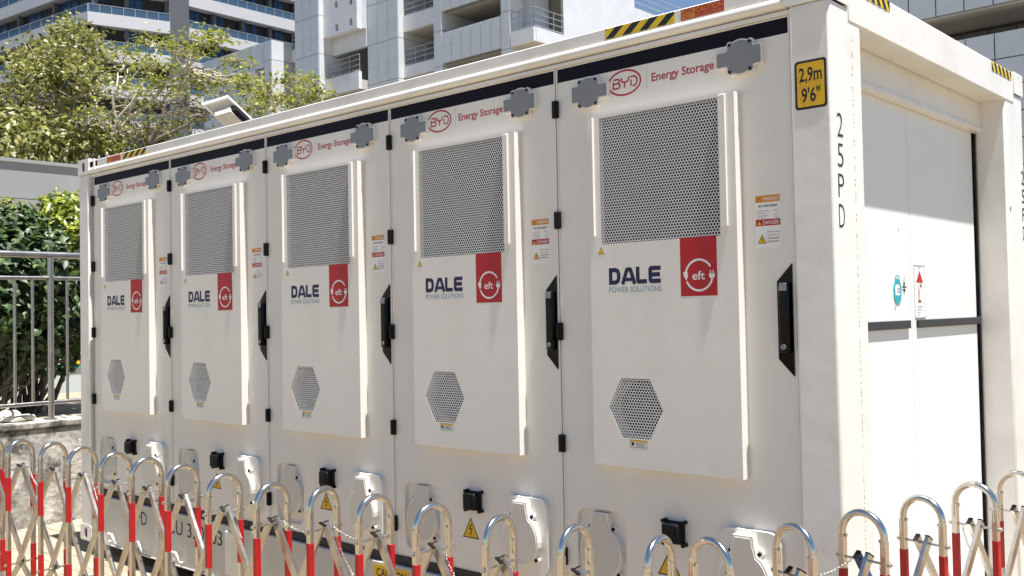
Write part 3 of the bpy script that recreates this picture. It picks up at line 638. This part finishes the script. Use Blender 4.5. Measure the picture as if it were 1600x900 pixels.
# ---- foliage
def leaf_mesh(name, centers, normals, size, m, elong=1.6, droop=.25):
    n = len(centers); c = np.asarray(centers, float); nr = np.asarray(normals, float)
    nr /= np.linalg.norm(nr, axis=1)[:, None]+1e-9
    t = RNG.normal(size=(n, 3)); t[:, 2] -= droop; t -= nr*(t*nr).sum(1)[:, None]; t /= np.linalg.norm(t, axis=1)[:, None]+1e-9
    s = np.cross(nr, t); sz = (size*RNG.uniform(.4, 1.35, n))[:, None]
    tip = c+t*sz*elong; mid = c+t*sz*elong*.45
    a = mid+s*sz*.42-nr*sz*.10; d = mid-s*sz*.42-nr*sz*.10
    v = np.stack([c, a, tip-nr*sz*.15, d, mid+nr*sz*.05], 1).reshape(-1, 3)
    k = np.arange(n)*5
    f = np.stack([np.stack([k, k+1, k+4], 1), np.stack([k+1, k+2, k+4], 1), np.stack([k+2, k+3, k+4], 1), np.stack([k+3, k, k+4], 1)], 1).reshape(-1, 3)
    me = bpy.data.meshes.new(name); me.vertices.add(len(v)); me.vertices.foreach_set('co', v.ravel())
    me.loops.add(f.size); me.loops.foreach_set('vertex_index', f.ravel().astype(np.int32)); me.polygons.add(len(f)); me.polygons.foreach_set('loop_start', np.arange(len(f), dtype=np.int32)*3)
    me.materials.append(m); me.update(calc_edges=True); me.validate(); return me
bark = mat('pale_bark', (.45, .40, .32), .9, var=.3, scale=8, bump=.5, bscale=30)
bark2 = mat('dark_bark', (.13, .105, .08), .9, var=.3, scale=8, bump=.5, bscale=30)
lf_yel = mat('olive_leaves', (.1, .12, .03), .42, island=[(.06, .075, .016), (.17, .19, .035), (.28, .28, .07), (.40, .38, .16)], trans=.4)
lf_lim = mat('lime_leaves', (.1, .14, .02), .4, island=[(.10, .125, .018), (.21, .23, .025), (.33, .335, .06)], trans=.45)
lf_drk = mat('dark_glossy_leaves', (.03, .06, .02), .5, island=[(.012, .024, .008), (.025, .052, .012), (.045, .085, .018), (.075, .12, .022)], trans=.15)
lf_brt = mat('bright_leaves', (.2, .24, .02), .35, island=[(.08, .13, .014), (.23, .28, .025), (.36, .38, .05)], trans=.3)
def wob(p0, p1, n, amp):
    pts = [p0.lerp(p1, i/n) for i in range(n+1)]; l = (p1-p0).length
    for i in range(1, n): pts[i] += Vector(RNG.normal(size=3))*amp*l
    return pts
def tree(name, label, base, forks, clusters, leaf, lsize, per, trunk_r, bk, group, flat=.6, twig=10, upn=.8):
    root = empty(name, base, label, 'tree', group); tb = MB(); cen = []; nor = []; base = Vector(base)
    rel = lambda p: p-base
    top = max(forks, key=lambda p: p.z)
    tb.tube([rel(p) for p in wob(base, forks[0], 4, .02)], [trunk_r*(1-.1*i) for i in range(5)], 9)
    for f in forks[1:]: tb.tube([rel(p) for p in wob(forks[0], f, 4, .04)], [trunk_r*.6*(1-.12*i) for i in range(5)], 7)
    for c, r in clusters:
        f = min(forks, key=lambda q: (q-c).length+max(0, q.z-c.z)*2); pts = wob(f, c, 5, .04)
        tb.tube([rel(p) for p in pts], [trunk_r*.34*(1-.15*i) for i in range(6)], 6)
        for k in range(twig):
            d = Vector(RNG.normal(size=3)); d.z = d.z*flat+.15; d = d.normalized()*r*(RNG.random()**.4); d.z *= flat
            e = c+d; s0 = pts[random.randint(3, 5)]
            tw = wob(s0, e, 3, .07); tb.tube([rel(p) for p in tw], [trunk_r*.13, trunk_r*.10, trunk_r*.07, trunk_r*.04], 4)
            m_ = int(per*RNG.uniform(.5, 1.5))
            for q in range(m_):
                p = tw[3].lerp(tw[1], abs(RNG.normal())*.35)+Vector(RNG.normal(size=3)*np.array((1, 1, .55))*lsize*1.9)
                cen.append(rel(p)); nn = RNG.normal(size=3)*.55; nn[2] += upn; nor.append(nn)
    tb.build('trunk', bk, root); link('crown', leaf_mesh('crown', cen, nor, lsize, leaf), root); return root
# big-leaved tree at far left
D1 = 16.5
cl = [(at(u, v, D1+RNG.uniform(-1.2, 1.2)), r) for u, v, r in [(108, 45, .35), (95, 62, .5), (122, 62, .4), (85, 85, .55), (120, 85, .5), (140, 85, .4), (145, 125, .5), (60, 110, .6), (100, 115, .7), (130, 110, .5), (30, 110, .45), (20, 140, .6), (55, 145, .7), (95, 150, .8), (15, 175, .6), (45, 185, .75), (90, 185, .7), (10, 210, .6), (60, 215, .7), (110, 215, .65), (30, 240, .6), (90, 240, .6), (-30, 170, .8), (-40, 220, .8), (5, 225, .6), (70, 165, .7), (125, 60, .25), (40, 85, .3)]]
bs = at(75, 300, D1); bs.z = .74
tree('broadleaf_tree', 'dense olive green broadleaf tree behind the grey boundary wall', bs, [at(75, 235, D1), at(50, 180, D1), at(100, 150, D1), at(95, 105, D1)], cl, lf_yel, .066, 22, .08, bark, 'trees behind the boundary wall', flat=.8, twig=13, upn=.5)
D2 = 16.0
cl = [(at(u, v, D2+RNG.uniform(-1.3, 1.3)), r) for u, v, r in [(150, 115, .45), (135, 140, .5), (165, 145, .5), (190, 75, .3), (205, 110, .45), (240, 60, .28), (265, 66, .32), (225, 95, .4), (250, 100, .4), (290, 72, .32), (320, 52, .25), (340, 60, .22), (300, 85, .32), (215, 135, .4), (255, 130, .4), (290, 120, .36), (310, 130, .42), (280, 145, .35), (345, 118, .35), (370, 135, .36), (150, 175, .45), (175, 200, .4), (130, 215, .45), (330, 140, .32), (400, 140, .36), (385, 120, .25), (375, 98, .2), (420, 155, .3), (410, 175, .3), (165, 230, .4), (200, 170, .3), (225, 205, .25), (280, 195, .25), (300, 180, .25)]]
bs = at(190, 300, D2); bs.z = .74
tree('umbrella_tree', 'airy lime green tree with pale bare branches rising above the container roof', bs, [at(178, 215, D2), at(170, 180, D2), at(182, 140, D2), at(215, 150, D2), at(240, 105, D2), at(150, 160, D2), at(290, 110, D2)], cl, lf_lim, .056, 13, .055, bark, 'trees behind the boundary wall', flat=.30, twig=10, upn=1.3)
cl = [(at(u, v, 15+RNG.uniform(-1, 1)), r) for u, v, r in [(250, 160, .35), (270, 175, .4), (230, 190, .35), (330, 175, .35), (305, 200, .35), (290, 165, .3), (255, 200, .3), (210, 215, .35), (350, 160, .25)]]
bs = at(240, 300, 15); bs.z = .74
tree('bare_tree', 'thin brown leafless-looking tree standing between the leafy ones', bs, [at(235, 225, 15), at(230, 180, 15), at(260, 160, 15), at(310, 180, 15)], cl, lf_yel, .045, 3, .06, bark2, 'trees behind the boundary wall', flat=.9, twig=16, upn=.8)
cl = [(at(u, v, 15+RNG.uniform(-.6, .6)), r) for u, v, r in [(415, 128, .28), (440, 150, .3), (455, 120, .22), (490, 125, .2), (475, 145, .28), (500, 145, .2), (425, 165, .3), (460, 165, .28), (405, 150, .25), (515, 150, .15), (390, 165, .25), (485, 160, .25)]]
bs = at(440, 300, 15); bs.z = .74
tree('small_tree', 'small bright green tree top showing over the roof edge near the white piers', bs, [at(442, 200, 15), at(430, 170, 15), at(470, 165, 15)], cl, lf_lim, .055, 11, .05, bark, 'trees behind the boundary wall', flat=.4, twig=9, upn=1.1)
def shrub(name, label, base, blobs, leaf, size, dens, bk, group):
    root = empty(name, base, label, 'shrub', group); cen = []; nor = []; tb = MB(); base = Vector(base)
    for c, r in blobs:
        n = int(dens*r[0]*r[2]); d = RNG.normal(size=(n, 3)); d /= np.linalg.norm(d, axis=1)[:, None]
        rad = 1-np.abs(RNG.normal(size=n))*.22; p = np.array(c-base)+d*rad[:, None]*np.array(r)
        cen += list(p); nn = d*.9+RNG.normal(size=(n, 3))*.45; nn[:, 2] += .35; nor += list(nn)
        for k in range(5):
            e = Vector(RNG.normal(size=3)).normalized(); tb.tube([p_ for p_ in wob(Vector((RNG.normal()*.1, RNG.normal()*.1, 0)), c-base+Vector((e.x*r[0], e.y*r[1], e.z*r[2]))*.8, 4, .05)], [.018, .015, .011, .008, .004], 5)
    tb.build('stem', bk, root); link('foliage', leaf_mesh('foliage', cen, nor, size, leaf), root); return root
V = Vector
hb_ = lambda u, v, x: hit(u, v, 0, x)
shrub('hedge_shrub', 'dark glossy green hedge shrub behind the steel railing', (-8.5, .1, .74), [(hb_(20, 430, -8.6), (.5, .5, .55)), (hb_(70, 430, -8.5), (.5, .45, .5)), (hb_(30, 500, -8.6), (.5, .5, .5)), (hb_(85, 490, -8.5), (.45, .4, .45)), (hb_(35, 545, -8.6), (.35, .35, .25)), (hb_(-30, 470, -8.6), (.6, .6, .8)), (hb_(20, 375, -8.7), (.45, .45, .35)), (hb_(100, 540, -8.6), (.25, .25, .3)), (hb_(20, 360, -8.8), (.4, .35, .25))], lf_drk, .075, 3600, bark2, 'shrubs behind the railing')
shrub('golden_shrub', 'sunlit yellow-green shrub top beside the container corner', (-8.9, .75, .74), [(hb_(100, 345, -8.9), (.35, .35, .32)), (hb_(82, 370, -8.8), (.3, .3, .3)), (hb_(115, 380, -8.8), (.4, .4, .4)), (hb_(95, 320, -9.0), (.22, .24, .17)), (hb_(125, 430, -8.9), (.4, .4, .4)), (hb_(140, 350, -9), (.4, .4, .4))], lf_brt, .06, 4200, bark2, 'shrubs behind the railing')
shrub('leafy_shrub', 'mid green shrub of upright shoots by the boundary wall', (-9.6, .0, .74), [(hb_(20, 365, -9.6), (.35, .35, .4)), (hb_(0, 350, -9.7), (.35, .35, .3)), (hb_(45, 375, -9.5), (.3, .3, .25)), (hb_(-30, 360, -9.6), (.4, .4, .4))], lf_lim, .065, 2600, bark2, 'shrubs behind the railing')
shrub('undergrowth_shrub', 'olive undergrowth shrub along the foot of the trees above the wall', (-13.9, .6, .74), [(hb_(u, v, -14.2), (.8, .8, .7)) for u, v in ((20, 235), (70, 240), (115, 245), (160, 240), (-20, 235), (210, 235))], lf_yel, .08, 1300, bark2, 'shrubs behind the railing')

# ================================================================== solar lamp behind the container
LD = 11.6
A_, B_, C_ = at(315, 162, LD-.14), at(356, 149.5, LD-.10), at(393, 184.5, LD+.16)
D_ = A_+(C_-B_); lc = (A_+C_)/2; pb = V((lc.x+.1, lc.y+.35, GZ))
lamp = empty('solar_lamp', pb, 'solar yard lamp with tilted white panel on a pole rising behind the roof', 'lamp')
ex = (B_-A_).normalized(); ey = (C_-B_).normalized(); en = ex.cross(ey).normalized()
if en.z < 0: en = -en
b = MB(); w1, w2 = (B_-A_).length, (C_-B_).length
def pb_box(mb, a0, a1, b0, b1, n0, n1, m): 
    mb.box(a0, a1, b0, b1, n0, n1, m, fn=lambda p: A_-pb+ex*p.x+ey*p.y+en*p.z)
for q in ((0, w1, 0, .025), (0, w1, w2-.025, w2), (0, .025, .026, w2-.026), (w1-.025, w1, .026, w2-.026)): pb_box(b, q[0], q[1], q[2], q[3], -.035, .01, 0)
b.build('panel_frame', 'pwhite', lamp)
b = MB(); pb_box(b, .026, w1-.026, .026, w2-.026, -.006, .004, 0); b.build('panel_back', mat('panel_back', (.6, .58, .5), .6), lamp)
b = MB(); pb_box(b, .026, w1-.026, .026, w2-.026, .0045, .008, 0); b.build('solar_cells', 'band', lamp)
b = MB(); pb_box(b, .06, .24, .12, .42, -.17, -.006, 0); b.build('battery_box', 'cover', lamp)
b = MB(); pb_box(b, .241, .30, .14, .36, -.14, -.03, 0); b.build('control_box', 'black', lamp)
b = MB(); b.tube([(0, 0, 0), (0, 0, lc.z-GZ-.35), (lc-pb)+V((0, 0, -.12))], .03, 10); b.build('pole', 'galv', lamp)
# ================================================================== buildings
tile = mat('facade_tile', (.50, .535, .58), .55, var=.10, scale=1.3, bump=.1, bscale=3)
tile2 = mat('facade_tile_pale_sunlit', (.66, .67, .69), .55, var=.06, scale=1.3)  # paler copy of the facade tile; on flanks it carries the sunlight
joint = mat('tile_joint', (.20, .21, .22), .8)
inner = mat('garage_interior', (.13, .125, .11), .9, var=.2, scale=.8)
soff = mat('soffit', (.45, .43, .40), .9, var=.1, scale=1)
railm = mat('balcony_rail', (.40, .41, .42), .4, metal=.6)
def tiled(parent, u0, v0, u1, v1, Y, depth, tw=1.1, th=2.4, zabs=None, name='pier'):
    """box whose front lies in the plane y=Y, spanning pixel columns u0..u1 at row v0 (top) and v1 (bottom), faced with tiles"""
    um = (u0+u1)/2
    x0 = hit(u0, (v0+v1)/2, 1, Y).x; x1 = hit(u1, (v0+v1)/2, 1, Y).x; z1 = hit(um, v0, 1, Y).z; z0 = hit(um, v1, 1, Y).z
    return tiled_box(parent, x0, x1, Y, depth, z0, z1, tw, th, name)
def tiled_box(parent, x0, x1, Y, depth, z0, z1, tw=1.1, th=2.4, name='pier'):
    b = MB(); b.box(x0, x1, Y+.03, Y+depth, z0, z1); o = b.build(name, joint, parent)
    nx = max(1, round((x1-x0)/tw)); nz = max(1, round((z1-z0)/th)); sx = (x1-x0)/nx; sz = (z1-z0)/nz
    t = MB(); t.box(.02, sx-.02, -.03, .028, .02, sz-.02); me = t.mesh('tile', tile)
    for i in range(nx):
        for k in range(nz): link('tile', me, o, (x0+i*sx, Y, z0+k*sz))
    t = MB(); t.box(0, .03, .0, depth-.04, .02, sz-.02); me = t.mesh('tile', tile2)                # flank in the paler copy, sunlight put into the colour
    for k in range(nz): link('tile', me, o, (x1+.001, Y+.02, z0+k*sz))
    return o
def plainbox(parent, x0, x1, y0, y1, z0, z1, m, name): b = MB(); b.box(x0, x1, y0, y1, z0, z1); return b.build(name, m, parent)
def balrail(parent, p0, p1, h, n):
    b = MB()
    for k in range(4): z = h*(1-.3*k); b.tube([p0+V((0, 0, z)), p1+V((0, 0, z))], .035, 5)
    for k in range(n+1): q = p0.lerp(p1, k/n); b.tube([q, q+V((0, 0, h))], .035, 5)
    b.build('balcony_railing', railm, parent)
xat = lambda u, v, Y: hit(u, v, 1, Y).x
zat = lambda u, v, Y: hit(u, v, 1, Y).z
def ydep(X, u, v): return hit(u, v, 0, X).y
Y1 = 43.0; GB = 0.0
mid = empty('parking_building', (xat(650, 60, Y1), Y1, 0), 'pale tiled block with tall piers, open galleries and balcony railings behind the roof', 'building')
def keep(o): return o
mid_off = mid.location.copy()
class Off:                                               # parts are given in world coordinates
    pass
def rel_parent(root):
    for ch in root.children: ch.location = Vector(ch.location)-root.location
ZTOP = 34
# pier 1
x1 = xat(498, 60, Y1); tiled_box(mid, xat(461, 60, Y1), x1, Y1, 9, 4, ZTOP, 1.0, 3.0)
Yb = ydep(x1, 505, 60); Yb = min(Yb, Y1+3)
# bay with little square windows
bx0, bx1 = x1+.03, xat(558, 60, Yb); zs = zat(530, 52, Yb)
wins = []
for u, v in ((525, 7), (548, 2), (526, 43), (548, 34), (525, -30), (548, -38)):
    cx, cz = xat(u, v, Yb), zat(u, v, Yb); wins.append((cx, cz))
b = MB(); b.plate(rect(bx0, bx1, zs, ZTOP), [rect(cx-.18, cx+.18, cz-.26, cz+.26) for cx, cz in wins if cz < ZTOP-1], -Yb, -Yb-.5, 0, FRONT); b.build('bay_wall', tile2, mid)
for cx, cz in wins:
    if cz < ZTOP-1: plainbox(mid, cx-.2, cx+.2, Yb+.3, Yb+.4, cz-.3, cz+.3, 'dark', 'window_pane')
plainbox(mid, bx0, bx1, Yb+.5, Yb+6, zs+.1, ZTOP, tile, 'bay_core')
zl0, zl1 = zat(530, 118, Yb), zat(530, 145, Yb)
plainbox(mid, bx0, bx1, Yb+.1, Yb+.4, zl1, zl0, tile2, 'parapet'); plainbox(mid, bx0+.02, bx1, Yb+.9, Yb+1.2, zat(530, 85, Yb+.9), zs+.1, tile2, 'gallery_beam')
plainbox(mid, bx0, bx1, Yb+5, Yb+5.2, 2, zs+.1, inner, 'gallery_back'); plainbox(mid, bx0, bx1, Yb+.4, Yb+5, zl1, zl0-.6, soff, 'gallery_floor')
balrail(mid, V((bx0+.4, Yb+.25, zl0)), V((bx1-.05, Yb+.25, zl0)), 1.3, 3)
plainbox(mid, bx0, bx1, Yb+.1, Yb+.4, 2, zl1-2.2, tile2, 'parapet')
# pier 2
Y2 = Yb+2.0
Y2 = min(ydep(bx1, 574, 60), Yb+4)
tiled_box(mid, bx1+.05, xat(622, 60, Y2), Y2, 8, 4, ZTOP, 1.2, 2.9); x2 = xat(622, 60, Y2)
Y3 = min(ydep(x2, 630, 60), Y2+4)
# recessed gallery
rx1 = xat(678, 60, Y3)
for vt, vb in ((18, 43), (98, 116), (-62, -38)):
    plainbox(mid, x2+.05, rx1, Y3, Y3+.3, zat(654, vb, Y3), zat(654, vt, Y3), tile2, 'parapet')
    plainbox(mid, x2+.05, rx1, Y3+.3, Y3+6, zat(654, vb, Y3), zat(654, vb, Y3)+.4, soff, 'gallery_floor')
    balrail(mid, V((x2+.1, Y3+.15, zat(654, vt, Y3))), V((rx1, Y3+.15, zat(654, vt, Y3))), 1.25, 3)
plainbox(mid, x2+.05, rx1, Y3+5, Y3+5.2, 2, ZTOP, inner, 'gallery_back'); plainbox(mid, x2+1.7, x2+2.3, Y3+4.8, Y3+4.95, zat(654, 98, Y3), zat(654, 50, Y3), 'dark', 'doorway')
# wide section with long openings
Y4 = Y3-.6; sx0, sx1 = xat(678, 60, Y4), xat(797, 40, Y4); ox0, ox1 = xat(690, 40, Y4), xat(783, 40, Y4)
tiled_box(mid, sx0, ox0, Y4, 5, 4, ZTOP, 1.0, 2.4); tiled_box(mid, ox1, sx1, Y4, 5, 4, ZTOP, 1.0, 2.4)
zz = lambda v: zat(736, v, Y4)
for vt, vb in ((38, 88), (-60, 4), (112, 150)): tiled_box(mid, ox0, ox1, Y4+.02, .4, zz(vb), zz(vt), 1.0, 1.6, 'spandrel')
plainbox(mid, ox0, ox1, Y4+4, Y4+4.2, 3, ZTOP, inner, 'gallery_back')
for vb in (88, 4): plainbox(mid, ox0, ox1, Y4+.45, Y4+4, zz(vb), zz(vb)+.35, soff, 'gallery_ceiling'); 
b = MB(); b.tube([(ox0, Y4+1.5, zz(28)), (ox1, Y4+1.5, zz(28))], .07, 6); b.tube([(ox0, Y4+.2, zz(37)), (ox1, Y4+.2, zz(37))], .05, 6); b.build('pipe', railm, mid)
# balcony at the corner and sunlit flank
kx0 = sx1+.05; Y5 = Y4+1.2; kx1 = xat(834, 50, Y4); cxr = xat(868, 30, Y5)
for vt, vb in ((46, 68), (-45, -22)):
    z1, z0 = zat(815, vt, Y4), zat(815, vb, Y4)
    plainbox(mid, kx0, kx1, Y4-.02, Y4+.2, z0, z1, tile2, 'balcony_front'); plainbox(mid, kx1-.15, kx1+.05, Y4+.201, Y4+3.2, z0, z1, tile2, 'balcony_side'); plainbox(mid, kx0, kx1-.16, Y4+.21, Y4+3.2, z0, z0+.3, soff, 'balcony_floor')
    balrail(mid, V((kx0, Y4+.08, z1)), V((kx1-.05, Y4+.08, z1)), 1.3, 3); balrail(mid, V((kx1-.05, Y4+.08, z1)), V((kx1-.05, Y4+3.1, z1)), 1.3, 3)
plainbox(mid, kx0, kx1-.4, Y4+3.3, Y4+3.5, 3, ZTOP, inner, 'gallery_back'); 
plainbox(mid, kx0, kx0+.6, Y4+1.3, Y4+3.2, 3, ZTOP, tile, 'pier')
fx = kx1-.35; yf1 = ydep(fx, 991, 5); yf2 = ydep(fx, 1060, 5); zr = hit(1003, 17, 0, fx).z
b = MB(); b.box(fx-6, fx, Y4+3.51, yf1, 2, ZTOP+4); b.box(fx-6, fx, yf1+.001, yf2+6, 2, zr); b.build('flank_wall', tile2, mid)
balrail(mid, V((fx-.2, yf1+.3, zr)), V((fx-.2, yf2+5, zr)), 1.5, 6)
# low wing on the left
Y0 = Y1-1.0; wx0, wx1 = xat(318, 80, Y0), xat(424, 80, Y0); zt_ = zat(420, 63, Y0)
o1, o2 = xat(398, 115, Y0), xat(413, 115, Y0)
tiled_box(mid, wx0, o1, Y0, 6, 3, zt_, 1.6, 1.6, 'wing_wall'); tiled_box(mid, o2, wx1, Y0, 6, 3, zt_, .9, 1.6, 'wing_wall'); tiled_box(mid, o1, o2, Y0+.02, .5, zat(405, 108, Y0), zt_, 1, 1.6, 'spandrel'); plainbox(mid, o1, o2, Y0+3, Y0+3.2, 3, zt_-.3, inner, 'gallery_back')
vx1 = xat(461, 80, Y1); Yv = Y1+.9
plainbox(mid, wx1+.05, vx1, Yv, Yv+.3, zat(445, 102, Yv), zat(445, 82, Yv), tile2, 'parapet'); balrail(mid, V((wx1+.05, Yv+.1, zat(445, 82, Yv))), V((vx1, Yv+.1, zat(445, 82, Yv))), 1.2, 3); plainbox(mid, wx1+.05, vx1, Yv+4, Yv+4.2, 3, zat(445, 102, Yv), inner, 'gallery_back'); plainbox(mid, wx1+.05, vx1, Yv+.31, Yv+4, zat(445, 102, Yv), zat(445, 102, Yv)+.3, soff, 'gallery_floor')
rel_parent(mid)
# right-hand building
YR = 28.0
rb = empty('tiled_building', (xat(1500, 50, YR), YR, 0), 'grey stone-tiled building with a dark recessed gallery above the container end', 'building')
def ztr(u, v): return hit(u, v, 1, YR).z
xa, xb_ = xat(1340, 40, YR), xat(1690, 40, YR); za, zb2 = ztr(1500, 19), ztr(1500, 62)
tw = xat(1475, 5, YR)-xat(1432, 5, YR)
tiled_box(rb, xa, xa+tw*9, YR, 1.2, za, za+6.4, tw, 1.6, 'upper_wall'); tiled_box(rb, xa, xa+tw*9, YR, 1.2, zb2-8, zb2, tw, .8, 'lower_wall')
o = tiled_box(rb, xa, xa+tw*9, YR+2.4, .3, zb2-.9, za+.5, tw, 1.0, 'gallery_wall')
gm = o.children[0].data.copy(); gm.materials[0] = inner
for ch in o.children: ch.data = gm if ch.data is not o.children[-1].data else ch.data
plainbox(rb, xa, xa+tw*9, YR+.05, YR+2.35, za-.06, za-.002, soff, 'soffit')
b = MB(); b.tube([(xa, YR+2.1, (za+zb2)/2+.3), (xa+tw*9, YR+2.1, (za+zb2)/2+.3)], .035, 6); b.build('pipe', 'rubber', rb)
q = hit(1472, 35, 1, YR+1.8); plainbox(rb, q.x-.06, q.x+.06, YR+1.7, YR+1.9, q.z-.06, q.z+.06, 'black', 'camera_box')
plainbox(rb, xa-.5, xa+tw*9+.5, YR+2.75, YR+8, 0, za+6, joint, 'core')
rel_parent(rb)
# tower with glass balconies
glass = mat('balcony_glass', (.05, .095, .15), .12, spec=.5); pane = mat('window_glass', (.02, .055, .13), .1, spec=.4)
band_w = mat('tower_band', (.52, .52, .535), .7, var=.05, scale=.4); tdark = mat('tower_interior', (.015, .015, .018), .6, var=.4, scale=1.5); tcol = mat('tower_column', (.10, .105, .115), .6)
TD = 87; tc = at(137, 40, TD)
tw_ = empty('balcony_tower', (tc.x, tc.y, 0), 'tall apartment tower with white bands and blue glass balconies behind the trees', 'building')
zf = [hit(137, 41, 0, tc.x).z+3.15*k for k in range(-9, 5)]
def wing(p0, p1, npan, outn, dk=.7):
    d = (p1-p0); ln = d.length; d.normalize()
    def fn(p): return p0+d*p.x+outn*p.y+V((0, 0, p.z))
    b = MB(); b.box(0, ln, -6, -dk-.3, 0, zf[-1]+4, 0, fn=fn); b.build('core', tdark, tw_)
    for z in zf:
        b = MB(); b.box(0, ln, -dk-.3, 0, z+.25, z+1.35, 0, fn=fn); b.build('floor_band', band_w, tw_)
        b = MB(); b.box(0, ln, -.12, -.06, z+2.05, z+2.11, 0, fn=fn)
        for k in range(npan+1): b.box(ln*k/npan-.03, ln*k/npan+.03, -.13, -.05, z+1.35, z+2.05, 0, fn=fn)
        b.build('balcony_railing', railm, tw_)
        pw = ln/npan; t = MB(); t.box(.04, pw-.04, -.10, -.08, 1.37, 2.04, 0, fn=lambda p: d*p.x+outn*p.y+V((0, 0, p.z))); me = t.mesh('glass_pane', glass)
        for k in range(npan): link('glass_pane', me, tw_, p0+d*(pw*k)+V((0, 0, z)))
        nb = max(2, npan//3); bw = ln/nb
        t = MB(); t.box(.06, bw*.165, 0, .05, 1.36, 3.38, 0, fn=lambda p: d*p.x+outn*(p.y-dk-.28)+V((0, 0, p.z))); mew = t.mesh('window_pane', pane)
        c_ = MB(); c_.box(bw-.35, bw, 0, .5, 1.36, 3.38, 0, fn=lambda p: d*p.x+outn*(p.y-dk-.28)+V((0, 0, p.z))); mec = c_.mesh('column', tcol)
        for k in range(nb):
            for q in range(3): 
                if (k+q) % 4 != 3: link('window_pane', mew, tw_, p0+d*(bw*k+q*bw*.17)+V((0, 0, z)))
            link('column', mec, tw_, p0+d*(bw*k)+V((0, 0, z)))
p0 = V((tc.x, tc.y, 0)); dl = V((-.993, -.115, 0)).normalized(); d1 = V((.30, .954, 0)).normalized()
def along(p, d, u):
    r_ = ray(u, 60); a = np.array([[d.x, -r_.x], [d.y, -r_.y]]); s = np.linalg.solve(a, np.array([CX-p.x, CY-p.y])); return p+d*float(s[0])
p1 = along(p0, d1, 266); pl = along(p0, dl, -120)
n_of = lambda d: V((d.y, -d.x, 0))
wing(p0, p1, 7, n_of(d1)); wing(pl, p0, 16, n_of(-dl))
p2 = along(p1+V((.1, 1.5, 0)), V((0.05, 1, 0)).normalized(), 284); dd = V((.0, 1, 0)); p2 = V((p1.x-.5, p1.y+2.2, 0)); p3 = along(p2, dd, 470); wing(p2, p3, 12, n_of(dd))
plainbox(tw_, p1.x-2.5, p1.x-.3, p1.y+.05, p1.y+2.1, 0, zf[-1]+4, tcol, 'stair_shaft')
rel_parent(tw_)
# ------------------------------------------------------------------ render settings
SC.render.engine = 'CYCLES'; SC.cycles.max_bounces = 8; SC.cycles.diffuse_bounces = 4; SC.cycles.glossy_bounces = 4; SC.cycles.sample_clamp_indirect = 6
